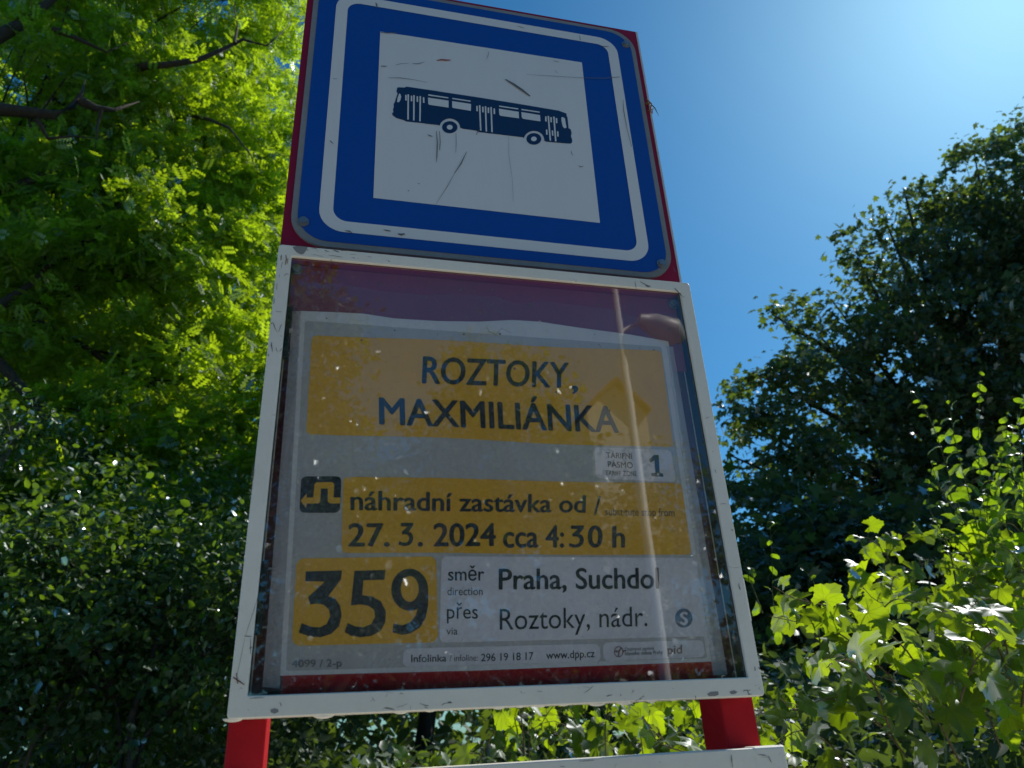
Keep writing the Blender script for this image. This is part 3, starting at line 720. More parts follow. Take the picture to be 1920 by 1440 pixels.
# sleeve: a wavy clear film larger than the sheet
top_l = [(553, 529), (640, 533), (720, 546), (790, 553), (860, 552), (930, 556), (1000, 561), (1080, 572), (1160, 582), (1272, 588)]
bot_l = [(490, 1293), (527, 1297), (560, 1272), (700, 1266), (850, 1262), (1000, 1254), (1200, 1248), (1334, 1244), (1345, 1270), (1364, 1268)]
V = []; F = []; nr = 40; nc = 60
def interp(L, s):
    s = s * (len(L) - 1); i = min(int(s), len(L) - 2); f = s - i
    return (L[i][0] * (1 - f) + L[i + 1][0] * f, L[i][1] * (1 - f) + L[i + 1][1] * f)
for j in range(nr + 1):
    for i in range(nc + 1):
        a = interp(bot_l, i / nc); b = interp(top_l, i / nc); t_ = j / nr
        yy = -.0152 + .0014 * sin(i * .33 + t_ * 2) + .0010 * sin(j * .4 + i * .1) + (.004 * (t_ > .93) * (t_ - .93) / .07)
        V.append(at(a[0] * (1 - t_) + b[0] * t_, a[1] * (1 - t_) + b[1] * t_, yy))
for j in range(nr):
    for i in range(nc):
        a = j * (nc + 1) + i; F.append((a, a + 1, a + nc + 2, a + nc + 1))
mesh('plastic_sleeve', V, F, M['film'], notice, True)
# tape strip down the left and right sides of the sheet
for nm, P in (('tape_strip', [(492, 1288), (524, 1291), (565, 583), (549, 583)]), ('tape_strip', [(1337, 1266), (1364, 1264), (1277, 740), (1262, 650), (1250, 650)])):
    MB().poly([at(*p, -.0126) for p in P]).build(nm, M['milky'], notice)
marks('crease', [([(952, 592), (925, 575), (893, 557)], 1.2), ([(912, 612), (917, 622), (930, 627), (940, 616), (960, 624)], 1.3)], -.0122, M['scratch'], notice)

# ------------------------------------------------------------------ drops and specks on the pane
rr = random.Random(21)
V = []; F = []
def drop(x, z, r, sq_=1.0):
    n0 = len(V); nn, mm = 8, 3
    for j in range(mm + 1):
        ph = pi / 2 * j / mm
        for k in range(nn):
            th = 2 * pi * k / nn
            V.append((x + r * cos(th) * cos(ph), FY + .0044 - r * .55 * sin(ph), z + r * sq_ * sin(th) * cos(ph)))
    for j in range(mm):
        for k in range(nn): F.append((n0 + j * nn + k, n0 + j * nn + (k + 1) % nn, n0 + (j + 1) * nn + (k + 1) % nn, n0 + (j + 1) * nn + k))
for (u, v) in [(552, 578), (596, 581), (635, 580), (546, 660), (832, 563), (828, 594), (873, 562), (985, 585), (992, 592), (1012, 603), (1085, 603), (1098, 545), (1000, 545), (835, 683), (846, 697), (860, 690), (888, 768), (890, 792), (930, 760), (942, 765), (985, 790), (1012, 795), (1143, 770), (1152, 742), (1088, 722), (1092, 760), (1142, 870), (1235, 885), (1160, 905), (730, 1237), (1095, 1247), (1122, 1245), (1180, 1010), (1115, 965), (968, 925), (1165, 700), (1240, 620), (1262, 520)]:
    p = at(u, v, FY + .0044); drop(p[0], p[2], rr.uniform(.0006, .0012), rr.uniform(1, 1.7))
for i in range(60):
    drop(rr.uniform(ix0 + .01, ix1 - .01), iz1 - .01 - abs(rr.gauss(0, .18)) % .45, rr.uniform(.0004, .0010), rr.uniform(1, 1.6))
mesh('rain_drops', V, F, M['water'], frame, True)['kind'] = 'stuff'
dk = MB()
for i in range(60):
    x = rr.uniform(ix0 + .02, ix1 - .01); z = iz1 - .012 - abs(rr.gauss(0, .06)); r = rr.uniform(.0006, .0020)
    a0 = rr.uniform(0, 6); n = 7
    dk.poly([(x + r * rr.uniform(.6, 1.3) * cos(2 * pi * k / n + a0), FY + .0041, z + r * rr.uniform(.6, 1.3) * sin(2 * pi * k / n + a0)) for k in range(n)])
dk.build('dirt_specks', M['scratch'], frame)['kind'] = 'stuff'

# ------------------------------------------------------------------ foliage
def fold(P, f): return P
def T_leaflets(n=5, L=1.0):
    """pinnate leaf, unit length along x: n pairs of two-triangle leaflets"""
    V = []; F = []
    def lf(x, y, a, l, wd):
        i = len(V); ca, sa = cos(a), sin(a)
        for (p, q_) in ((0, 0), (l * .5, -wd), (l, 0), (l * .5, wd)):
            V.append((x + p * ca - q_ * sa, y + p * sa + q_ * ca, -.12 * abs(q_) - .04 * p))
        F.append((i, i + 1, i + 2, i + 3))
    for k in range(n):
        x = .15 + .8 * k / n; l = .33 * (1 - .3 * abs(k / n - .4)); 
        lf(x, 0, 1.15, l, .085); lf(x, 0, -1.15, l, .085)
    lf(.93, 0, 0, .26, .085)
    return np.array(V), F
def T_oval(wd=.3):
    V = [(0, 0, 0), (.3, -wd, .05), (.7, -wd * .8, .03), (1, 0, -.08), (.7, wd * .8, .03), (.3, wd, .05), (.5, 0, -.03)]
    return np.array(V), [(0, 1, 6), (1, 2, 6), (2, 3, 6), (3, 4, 6), (4, 5, 6), (5, 0, 6)]
def T_maple():
    V = [(0, 0, 0), (-.05, -.28, 0), (.12, -.55, -.08), (.3, -.3, .02), (.62, -.5, -.08), (.62, -.16, .02), (1, 0, -.12), (.62, .16, .02), (.62, .5, -.08), (.3, .3, .02), (.12, .55, -.08), (-.05, .28, 0), (.35, 0, -.04)]
    return np.array(V), [(i, i + 1, 12) for i in range(11)] + [(11, 0, 12)]

def cloud(rng, T, C, size, up=.8, out=None, droop=.3, sizevar=.3):
    """leaves of template T at points C; returns flat arrays"""
    V, F = T; n = len(C)
    nrm = rng.normal(size=(n, 3)) * .75; nrm[:, 2] += up
    if out is not None: nrm += out * .45
    nrm /= np.linalg.norm(nrm, axis=1)[:, None]
    d = rng.normal(size=(n, 3)); d[:, 2] -= droop
    if out is not None: d += out
    d -= (d * nrm).sum(1)[:, None] * nrm; d /= np.linalg.norm(d, axis=1)[:, None]
    b = np.cross(nrm, d)
    s = size * (1 + sizevar * rng.normal(size=n)).clip(.45, 1.7)
    P = C[:, None, :] + s[:, None, None] * (V[None, :, 0:1] * d[:, None] + V[None, :, 1:2] * b[:, None] + V[None, :, 2:3] * nrm[:, None])
    k = len(V)
    return P.reshape(-1, 3), F, k, n

def cloud_mesh(name, parts, mat, parent):
    Vs = []; loops = []; starts = []; tot = []; off = 0; ls = 0
    for P, F, k, n in parts:
        Vs.append(P)
        fl = np.concatenate([np.array(f) for f in F]); ct = np.array([len(f) for f in F])
        L_ = (fl[None] + (np.arange(n) * k)[:, None] + off).ravel()
        loops.append(L_); tot.append(np.tile(ct, n)); off += n * k
    Vs = np.concatenate(Vs).astype(np.float32); loops = np.concatenate(loops).astype(np.int32); tot = np.concatenate(tot).astype(np.int32)
    st = np.concatenate([[0], np.cumsum(tot)[:-1]]).astype(np.int32)
    me = bpy.data.meshes.new(name); me.vertices.add(len(Vs)); me.vertices.foreach_set('co', Vs.ravel())
    me.loops.add(len(loops)); me.loops.foreach_set('vertex_index', loops)
    me.polygons.add(len(tot)); me.polygons.foreach_set('loop_start', st); me.polygons.foreach_set('loop_total', tot)
    me.materials.append(mat); me.update(calc_edges=True)
    return link(name, me, parent)

def lobe_clusters(rng, lobes, n, shell=.55):
    """cluster centres and outward directions in a set of ellipsoids (c, r)"""
    wts = np.array([r[0] * r[1] * r[2] for c, r in lobes]) ** .8; wts /= wts.sum()
    idx = rng.choice(len(lobes), n, p=wts)
    d = rng.normal(size=(n, 3)); d /= np.linalg.norm(d, axis=1)[:, None]
    rad = shell + (1 - shell) * rng.random(n) ** .7
    rad = np.where(rng.random(n) < .25, rng.random(n) * .7, rad)
    c = np.array([lobes[i][0] for i in idx]); r = np.array([lobes[i][1] for i in idx])
    return c + d * r * rad[:, None], d, idx

def tree(name, label, base, lobes, nclus, per, spread, T, size, leafmat, seed, barkmat='bark', trunk_r=.16, group=None, up=.8, cat='tree', twig=.25, droop=.3, trunk_top=None, extra_limbs=(), hole=None):
    rng = np.random.default_rng(seed); rr = random.Random(seed)
    root = empty(name, base, label, cat, group)
    Cc, D, idx = lobe_clusters(rng, lobes, nclus)
    if hole is not None: 
        keep = np.array([not hole(c) for c in Cc]); Cc = Cc[keep]; D = D[keep]; idx = idx[keep]
    pts = []; outs = []
    cnt = (per * rng.uniform(.15, 1.85, len(Cc))).astype(int)
    for c, d, k in zip(Cc, D, cnt):
        s = spread * rng.uniform(.6, 1.3)
        p = rng.normal(size=(k, 3)) * s * np.array([1, 1, .55]); pts.append(c + p + d * .1)
        outs.append(np.tile(d, (k, 1)) * .6 + p / (np.linalg.norm(p, axis=1)[:, None] + 1e-6) * .6)
    pts = np.concatenate(pts); outs = np.concatenate(outs)
    if hole is not None:
        k_ = np.array([not hole(c) for c in pts]); pts = pts[k_]; outs = outs[k_]
    keep = pts[:, 2] > .1; pts = pts[keep]; outs = outs[keep]
    cr = cloud_mesh('crown', [cloud(rng, T, pts, size, up, outs, droop)], leafmat, root)
    # trunk
    base = np.array(base, float)
    top = np.array(trunk_top, float) if trunk_top is not None else np.mean([l[0] for l in lobes], axis=0)
    tb = MB(); m_ = 7
    tp = []
    for i in range(m_ + 1):
        t_ = i / m_; p = base * (1 - t_) + top * t_ + np.array([rr.gauss(0, .06), rr.gauss(0, .06), 0]) * (t_ > 0) * (1 + 3 * t_ * (trunk_r > .1)) ; tp.append(p)
    tb.tube(tp, [trunk_r * (1.25 if i == 0 else 1) * (1 - .62 * i / m_) for i in range(m_ + 1)], 10)
    tb.build('trunk', M[barkmat], root, smooth=True)
    lb = MB()
    # limbs to lobes, then branches to clusters
    ends = []
    for li, (c, r) in enumerate(lobes):
        s_ = tp[min(m_, max(2, int(m_ * rr.uniform(.35, .85))))]; c = np.array(c, float)
        mid = (s_ * .5 + c * .5) + np.array([rr.uniform(-.3, .3), rr.uniform(-.3, .3), -.15 * np.linalg.norm(c - s_) * .3])
        P = [s_ * (1 - a) ** 2 + 2 * a * (1 - a) * mid + a * a * c + np.array([rr.gauss(0, .05) for _ in range(3)]) for a in (0, .2, .4, .6, .8, 1)]
        r0 = trunk_r * .5
        lb.tube(P, [r0, r0 * .8, r0 * .6, r0 * .42, r0 * .26, r0 * .08], 7)
        ends.append(P)
    nb_ = int(len(Cc) * twig)
    for j in rng.choice(len(Cc), nb_, replace=False):
        P = ends[idx[j]]; s_ = P[rr.randint(2, 5)]; c = Cc[j]
        mid = s_ * .45 + c * .55 + np.array([rr.gauss(0, .3), rr.gauss(0, .3), rr.uniform(-.1, .45)]) * .8
        Q = [s_ * (1 - a) ** 2 + 2 * a * (1 - a) * mid + a * a * c for a in (0, .25, .5, .75, 1)]
        r0 = min(.022, trunk_r * rr.uniform(.07, .15))
        lb.tube(Q, [r0, r0 * .8, r0 * .6, r0 * .4, r0 * .2], 4, cap=False)
    for P, r0 in extra_limbs:
        n = len(P); lb.tube(P, [r0 * (1 - .93 * i / (n - 1)) for i in range(n)], 8)
    if lb.F: lb.build('branches', M[barkmat], root, smooth=True)
    return root

LOC, OVA, MAP = T_leaflets(), T_oval(), T_maple()
def A3(u, v, Y): return tuple(at(u, v, Y))

# tall locust on the left: limbs follow those in the photograph
L1 = [([A3(-60, 100, 6.6), A3(40, 45, 6.7), A3(110, -10, 6.8), A3(170, -70, 6.8)], .10),
      ([A3(-60, 200, 6.2), A3(30, 208, 6.3), A3(100, 216, 6.3), A3(135, 200, 6.4), A3(153, 175, 6.4), A3(160, 150, 6.4)], .085),
      ([A3(153, 190, 6.4), A3(180, 203, 6.4), A3(215, 206, 6.5), A3(262, 190, 6.6)], .06),
      ([A3(215, 150, 8.2), A3(270, 124, 7.0), A3(310, 122, 6.8), A3(370, 113, 6.8), A3(420, 92, 6.8), A3(455, 74, 6.9), A3(500, 86, 6.9), A3(545, 45, 7.0)], .062),
      ([A3(100, 55, 6.6), A3(140, 70, 6.6), A3(200, 98, 6.6), A3(240, 80, 6.7)], .04),
      ([A3(440, 80, 6.8), A3(445, 50, 6.8), A3(438, 0, 6.9)], .025),
      ([A3(190, 205, 6.4), A3(182, 240, 6.4), A3(178, 290, 6.4)], .022),
      ([A3(70, 225, 6.3), A3(90, 260, 6.3), A3(140, 255, 6.4), A3(200, 262, 6.4)], .03),
      ([A3(-40, 365, 6.9), A3(30, 350, 7.0), A3(85, 325, 7.2), A3(150, 300, 7.6), A3(220, 250, 8)], .075),
      ([A3(-40, 600, 6.8), A3(20, 560, 6.9), A3(60, 530, 7.0), A3(110, 480, 7.3), A3(170, 400, 7.7)], .07),
      ([A3(215, 480, 8.0), A3(270, 455, 7.2), A3(310, 445, 7), A3(360, 455, 7), A3(400, 490, 7)], .045),
      ([A3(350, 215, 8.0), A3(395, 225, 7.2), A3(430, 240, 7), A3(470, 290, 7), A3(480, 320, 7)], .03)]
tree('locust_tree', 'tall feathery locust tree filling the upper left, bright yellow green in the sun', (-5.6, 7.2, 0),
     [((-4.4, 8.4, 10.0), (2.3, 1.8, 2.3)), ((-2.6, 8.6, 10.4), (1.7, 1.6, 1.9)), ((-3.2, 8.0, 7.3), (2.0, 1.5, 1.8)), ((-1.9, 8.3, 7.7), (1.15, 1.3, 1.8)), ((-5.0, 7.8, 6.6), (1.7, 1.5, 1.7)), ((-2.0, 8.0, 5.3), (1.3, 1.3, 1.4)), ((-3.6, 8.2, 12.6), (2.4, 1.8, 1.4)), ((-1.5, 7.5, 4.3), (.9, .9, .9)), ((-2.4, 7.6, 4.3), (1.1, .9, .9)), ((-3.3, 7.8, 5.0), (1.1, 1, 1.1)), ((-1.5, 6.8, 3.3), (.75, .7, .7)), ((-2.5, 6.9, 3.5), (.85, .7, .7)), ((-1.55, 8.3, 9.6), (.8, 1.0, 1.2))],
     1020, 58, .17, LOC, .17, M['leaf_locust'], 1, trunk_r=.2, twig=.15, extra_limbs=L1, trunk_top=(-5.0, 7.6, 9.5), up=.7)
tree('locust_tree', 'second locust tree standing lower and further back behind the upper left tree', (-3.4, 11.0, 0),
     [((-4.6, 11.5, 7.0), (2.6, 1.6, 2.8)), ((-2.3, 11.3, 6.2), (1.9, 1.5, 2.7)), ((-6.2, 11.0, 10.5), (2.8, 1.6, 3.0))],
     300, 40, .34, LOC, .26, M['leaf_locust'], 2, trunk_r=.16, twig=.12, up=.7)
# maples in the lower left
tree('maple_tree', 'dark maple sapling at lower left whose glossy leaves catch white light', (-2.5, 5.4, 0),
     [((-2.3, 5.6, 2.25), (.9, .9, .55)), ((-1.7, 5.5, 2.6), (.3, .4, .35)), ((-2.45, 5.4, 3.0), (.35, .4, .35)), ((-1.5, 5.5, 1.9), (.6, .7, .45)), ((-3.5, 5.9, 3.5), (.5, .8, .7)), ((-3.2, 5.8, 2.6), (.8, .9, .7))],
     380, 58, .13, OVA, .056, M['leaf_maple'], 3, trunk_r=.05, twig=.5)
tree('maple_tree', 'low dark maple beside the left red post', (-1.3, 4.6, 0),
     [((-1.35, 4.9, 2.35), (.65, .6, .7)), ((-2.1, 4.9, 2.4), (.7, .6, .7)), ((-.7, 5.0, 2.6), (.5, .6, .8))],
     210, 56, .13, OVA, .054, M['leaf_maple'], 4, trunk_r=.04, twig=.5)
for i, (bx, by, tx, ty, tz, r, lab) in enumerate([(-3.9, 5.6, -3.0, 6.0, 4.2, .06, 'pale leaning young trunk at the far left edge'), (-2.3, 4.9, -1.75, 5.2, 2.8, .022, 'thin pale stem rising at the bottom left'),
        (-2.75, 5.2, -2.1, 5.5, 3.3, .04, 'dark slanting sapling between the bottom left stems'), (-1.7, 5.3, -1.2, 5.6, 3.0, .025, 'thin dark sapling just left of the red post'), (-3.3, 6.3, -2.6, 6.8, 4.0, .05, 'dark slanting sapling in the shade further back'), (-2.15, 6.0, -1.6, 6.3, 3.6, .03, 'slender sapling in the shade behind the glossy maple')]):
    tree('sapling', lab, (bx, by, 0), [((tx, ty, tz), (.45, .45, .4))], 26, 40, .16, OVA, .056, M['leaf_maple'], 20 + i, 'bark_pale' if i in (0, 1) else 'bark', r, 'saplings in the shade on the left', trunk_top=(tx, ty, tz), twig=.3)
# tree added out of sight behind the sign, shading the lower left foliage
tree('maple_tree', 'broad dark tree added hidden behind the sign to shade the lower left', (1.2, 10.5, 0),
     [((.7, 7.0, 5.0), (1.0, .9, 1.1)), ((1.5, 7.4, 5.4), (1.1, .9, 1.0)), ((2.6, 9.2, 6.2), (1.4, 1.2, 1.3)), ((-.2, 7.8, 5.4), (.8, .8, 1.4)), ((.6, 10.5, 4.2), (2.0, 1.5, 2.2)), ((2.3, 10.8, 3.6), (1.8, 1.5, 1.8)), ((.2, 10.3, 6.0), (1.5, 1.3, 1.2)), ((-.9, 10, 3.4), (1.6, 1.3, 2))],
     640, 30, .30, MAP, .13, M['leaf_big'], 5, trunk_r=.15)
# the big tree on the right
def RL(u, v, Y, r): return (A3(u, v, Y), (r, r * .8, r))
tree('maple_tree', 'huge dark maple crown against the blue sky at right', (15.5, 12.5, 0),
     [RL(1560, 660, 10, 1.15), RL(1680, 520, 10.5, 1.6), RL(1490, 800, 10, 1.35), RL(1800, 480, 10.5, 2.0), RL(1640, 760, 10.5, 1.9), RL(1900, 420, 10, 2.2), RL(1830, 680, 10, 2.3), RL(1500, 960, 10, 1.5), RL(1680, 900, 10.5, 1.8), RL(1960, 620, 10, 2.6), RL(1860, 870, 10, 2.3), RL(2050, 500, 9, 2.6), RL(1480, 610, 10, .5), RL(1760, 385, 10, .75), RL(1850, 330, 10, .85), RL(1600, 480, 10, .42), RL(1450, 590, 10, .30), RL(1430, 700, 10, .35), RL(1560, 560, 10, .35), RL(1690, 350, 10, .4), RL(1900, 250, 10, .5), RL(1820, 285, 10, .35), RL(1400, 800, 10, .4), RL(1375, 850, 10, .35), RL(1655, 400, 10, .3), RL(1520, 620, 10, .4)],
     1300, 42, .22, MAP, .12, M['leaf_big'], 6, trunk_r=.36, twig=.05, trunk_top=A3(1800, 600, 10.5), droop=.6)
tree('maple_tree', 'dark tree growing under the big maple behind the vines', (9.5, 8.6, 0),
     [RL(1560, 1080, 8, 1.2), RL(1700, 1100, 8, 1.1), RL(1850, 1080, 7.6, 1.3), RL(1430, 1150, 8, 1.1), RL(1450, 1010, 9, .9), RL(1300, 1200, 9, 1.1)],
     300, 32, .32, MAP, .15, M['leaf_big'], 7, trunk_r=.12, twig=.25)
# far wood closing the view
rng = np.random.default_rng(99); n = 26000
C = np.stack([rng.uniform(-22, 34, n), rng.uniform(14.5, 18.5, n), np.zeros(n)], 1); hh = 4.4 + 1.2 * np.sin(C[:, 0] * .9) + .7 * np.sin(C[:, 0] * 2.3 + 1)
C[:, 2] = hh * rng.random(n) ** .8
wood = cloud_mesh('distant_wood', [cloud(rng, OVA, C, .34, .6, None, .3)], M['leaf_big'], None); tag(wood, 'dark green wood closing the view at ground level', 'wood', kind='stuff')
# shrubs across the bottom, plus three dark bushes added to shade the vine
for i, (x, y, h, r, lab, lm) in enumerate([(-.75, 6.0, 1.75, .8, 'grey green bush seen between the red posts, close to the left post', 'leaf_big'), (.1, 5.2, 1.35, .6, 'small light green bush in the gap under the upper display case', 'leaf_shrub'),
        (1.3, 5.4, 1.5, .9, 'dark bush in the gap between the red posts right of centre', 'leaf_shrub'), (3.2, 5.2, 1.9, 1.1, 'leafy bush right of the right red post, behind the vine', 'leaf_shrub'),
        (5.2, 4.6, 2.0, 1.2, 'bush behind the vine at the right edge', 'leaf_shrub'), (5.3, 2.5, 3.3, 1.05, 'tall dark bush added at the right edge to shade the vine', 'leaf_big'), (3.1, 2.1, 2.25, .7, 'dark rounded bush added right behind the dogwood shoots to shade the vine', 'leaf_big'), (2.2, 3.0, 1.75, .7, 'dark bush added just behind the middle of the grape vine for shade', 'leaf_big'), (-3.4, 8.5, 2.0, 1.5, 'low bush in the deep shade at the bottom left corner', 'leaf_big'), (-1.6, 8.0, 2.2, 1.5, 'deep shaded bush behind the left red post', 'leaf_big')]):
    tree('bush', lab, (x, y, 0), [((x, y, h * .55), (r, r * .8, h * .5)), ((x + r * .5, y + .2, h * .75), (r * .6, r * .5, h * .3))], int(90 * r), 34, .2, OVA, .085, M[lm], 40 + i, trunk_r=.03, cat='bush', twig=.3)

# ------------------------------------------------------------------ large leaves, each its own part
def big_leaf(kind, seed):
    """lobed or oval blade with folded midrib, unit long; wavy and toothed"""
    r_ = random.Random(seed); n = 36
    V = [(.18, 0, 0)]; ring1 = []
    for i in range(n):
        a = 2 * pi * i / n - pi                 # a=0 points at the tip
        if kind == 'vine':
            rad = .50 + .17 * max(0, cos(a)) ** 3 + .10 * cos(2.5 * a) ** 2 + .06 * cos(5 * a) * .6
            if abs(a) > 2.75: rad *= .42
        else:
            rad = .36 + .26 * max(0, cos(a)) ** 2.0 + .06 * abs(cos(a)); 
            if cos(a) < 0: rad = .34 + .12 * abs(cos(a))
        tooth = 1 + ((.055 if kind == 'vine' else .018) * (1 if i % 2 else -1))
        rad *= tooth * r_.uniform(.97, 1.03)
        x = .18 + rad * cos(a) * (1.05 if kind == 'vine' else 1.2); y = rad * sin(a) * (1.0 if kind == 'vine' else .85)
        ring1.append((x, y))
    def hgt(x, y): return (.22 + .05 * (seed % 3)) * abs(y) - (.30 + .12 * (seed % 4)) * (x - .2) ** 2 - .5 * y * y + .035 * sin(9 * x + seed) * (abs(y) > .1)
    for f in (.5, 1.0):
        for (x, y) in ring1:
            X = .18 + (x - .18) * f; Y = y * f
            V.append((X, Y, hgt(X, Y) + (.02 * r_.uniform(-1, 1) if f == 1 else 0)))
    V[0] = (.18, 0, hgt(.18, 0))
    F = [(0, 1 + i, 1 + (i + 1) % n) for i in range(n)] + [(1 + i, 1 + n + i, 1 + n + (i + 1) % n, 1 + (i + 1) % n) for i in range(n)]
    return np.array(V), F
def leaf_meshes(kind, mat, k=5):
    out = []
    for s in range(k):
        V, F = big_leaf(kind, s * 7 + 1)
        me = bpy.data.meshes.new('leaf'); me.from_pydata([tuple(p) for p in V], [], F); me.materials.append(mat)
        me.polygons.foreach_set('use_smooth', [True] * len(me.polygons)); me.update(); out.append(me)
    return out
VINE = leaf_meshes('vine', M['leaf_vine']); DOG = leaf_meshes('oval', M['leaf_dogwood'])

def leafy(name, label, cat, base, canes, meshes, size, seed, step=.07, stem_r=.003, stemmat='stem', limit=295, pet=.06, up=.9, group=None):
    """canes: list of 3D polylines; leaves alternate along them"""
    rr = random.Random(seed); root = empty(name, base, label, cat, group)
    spots = []
    for P in canes:
        sb = MB()
        P = [np.array(p, float) for p in P]
        # smooth the cane
        Q = []
        for i in range(len(P) - 1):
            p0 = P[max(i - 1, 0)]; p1 = P[i]; p2 = P[i + 1]; p3 = P[min(i + 2, len(P) - 1)]
            for t_ in (0, .25, .5, .75):
                Q.append(.5 * ((2 * p1) + (-p0 + p2) * t_ + (2 * p0 - 5 * p1 + 4 * p2 - p3) * t_ ** 2 + (-p0 + 3 * p1 - 3 * p2 + p3) * t_ ** 3))
        Q.append(P[-1]); n = len(Q)
        sb.tube(Q, [stem_r * (1 - .75 * i / (n - 1)) for i in range(n)], 5)
        L_ = 0; side = 1; nxt = step * .5
        tot = sum(np.linalg.norm(Q[i + 1] - Q[i]) for i in range(n - 1))
        for i in range(n - 1):
            seg = Q[i + 1] - Q[i]; l = np.linalg.norm(seg)
            while nxt < L_ + l:
                p = Q[i] + seg * ((nxt - L_) / l); dn = seg / l
                sd_ = np.cross(dn, [0, 0, 1]); sd_ /= (np.linalg.norm(sd_) + 1e-6)
                fr = nxt / tot
                o = sd_ * side * rr.uniform(.5, 1) + dn * rr.uniform(0, .5) + np.array([0, 0, rr.uniform(-.2, .6)]) + np.array([rr.gauss(0, .25), rr.gauss(0, .25), 0])
                o /= np.linalg.norm(o)
                s_ = size * rr.uniform(.65, 1.2) * (1 - .62 * fr ** 2.5)
                e = p + o * pet * rr.uniform(.6, 1.3) * (s_ / size)
                sb.tube([p, (p + e) / 2 + np.array([0, 0, .004]), e], [.0011, .0009, .0008], 4, cap=False)
                spots.append((e, o, s_)); side = -side; nxt += step * rr.uniform(.7, 1.35) * (1 - .4 * fr)
            L_ += l
        sb.build('stem', M[stemmat], root, smooth=True)
    spots.sort(key=lambda s_: -s_[2] / (np.linalg.norm(s_[0] - CAM)))
    rest = []
    for k, (e, o, s_) in enumerate(spots):
        nrm = np.array([rr.gauss(.15, .8), rr.gauss(-.1, .8), up * .7 + rr.gauss(0, .35)]); nrm /= np.linalg.norm(nrm)
        d = o * .8 + np.array([rr.gauss(0, .3), rr.gauss(0, .3), -rr.uniform(.1, .9)]); d -= d.dot(nrm) * nrm; d /= np.linalg.norm(d)
        b = np.cross(nrm, d)
        mt = Matrix(((d[0], b[0], nrm[0], 0), (d[1], b[1], nrm[1], 0), (d[2], b[2], nrm[2], 0), (0, 0, 0, 1)))
        if k < limit:
            ob = bpy.data.objects.new('leaf', meshes[k % len(meshes)]); COL.objects.link(ob); ob.parent = root
            ob.matrix_local = Matrix.Translation(Vector(e - np.array(base))) @ mt @ Matrix.Scale(s_, 4)
        else: rest.append((e, d, b, nrm, s_))
    if rest:
        V0 = np.array([v.co[:] for v in meshes[0].vertices]); F0 = [tuple(p.vertices) for p in meshes[0].polygons]
        PP = np.concatenate([e + s_ * (V0[:, 0:1] * d + V0[:, 1:2] * b + V0[:, 2:3] * nrm) for e, d, b, nrm, s_ in rest])
        o_ = cloud_mesh('leaf_mass', [(PP, F0, len(V0), len(rest))], meshes[0].materials[0], root); o_['kind'] = 'stuff'
    return root

rr = random.Random(77)
# vine on the right: canes springing up and arching towards the sign
canes = []
for (pts) in [[(1760, 1330, 1.3), (1700, 1220, 1.1), (1600, 1150, .95), (1500, 1125, .85), (1450, 1100, .8)],
              [(1740, 1350, 1.4), (1650, 1250, 1.15), (1560, 1180, 1.0), (1490, 1165, .9), (1442, 1155, .85)],
              [(1850, 1300, 1.4), (1800, 1180, 1.2), (1720, 1110, 1.1), (1650, 1130, 1.0), (1600, 1075, 1.0)],
              [(1900, 1330, 1.5), (1880, 1180, 1.3), (1820, 1080, 1.2), (1770, 1065, 1.2)],
              [(1980, 1330, 1.3), (1950, 1150, 1.2), (1900, 1040, 1.1), (1850, 1020, 1.1)],
              [(1700, 1420, 1.2), (1640, 1350, 1.1), (1560, 1310, 1.0), (1490, 1330, .95), (1450, 1290, .9)],
              [(1800, 1430, 1.1), (1740, 1330, 1.0), (1650, 1290, .9), (1580, 1230, .9)],
              [(1990, 1250, 1.0), (1930, 1130, 1.0), (1860, 1120, .95), (1800, 1150, .95)],
              [(1600, 1470, 1.1), (1560, 1400, 1.05), (1500, 1370, 1.0), (1450, 1400, .95)],
              [(1990, 1420, 1.0), (1920, 1300, .95), (1850, 1250, .9), (1780, 1270, .9)]]:
    canes.append([A3(*p) for p in pts])
for i in range(42):
    u = rr.uniform(1600, 2060); Y = rr.uniform(1.3, 2.3); v = rr.uniform(1085, 1200)
    if i % 3 == 0: u = rr.uniform(1520, 2000); Y = rr.uniform(.9, 1.5); v = rr.uniform(1230, 1430)
    a = np.array(A3(u, v, Y)); t_ = rr.uniform(-1, .5)
    canes.append([a, a + np.array([.1 * t_, -.08, .10]), a + np.array([.24 * t_, -.16, .15]), a + np.array([.38 * t_, -.22, .13])])
leafy('grape_vine', 'sprawling grape vine with large backlit yellow green leaves at lower right', 'vine', (1.9, 1.4, 0), canes, VINE, .086, 5, .066, .0032, limit=296)
# second vine in the gap between posts
canes = []
for i in range(34):
    u = rr.uniform(880, 1480); Y = rr.uniform(1.8, 3.0); v = rr.uniform(1390, 1480) if u > 960 else rr.uniform(1420, 1480)
    a = np.array(A3(u, v, Y)); t_ = rr.uniform(-1, 1)
    canes.append([a, a + np.array([.08 * t_, -.03, .12]), a + np.array([.2 * t_, -.08, .2]), a + np.array([.36 * t_, -.12, .2 + rr.uniform(-.05, .08)])])
for P in [[(1330, 1420, 1.5), (1240, 1395, 1.5), (1210, 1350, 1.5), (1180, 1325, 1.5)], [(1300, 1440, 1.6), (1225, 1370, 1.6), (1200, 1340, 1.5)], [(1120, 1440, 2), (1070, 1390, 2), (1010, 1360, 2)], [(860, 1470, 2), (800, 1440, 2), (735, 1420, 2)],
          [(1560, 1500, 1.4), (1480, 1430, 1.4), (1430, 1370, 1.4), (1420, 1320, 1.4)]]:
    canes.append([A3(*p) for p in P])
leafy('grape_vine', 'lower grape vine seen through the gap between the two display cases', 'vine', (.9, 2.2, 0), canes, VINE, .078, 6, .075, .0028, limit=296)
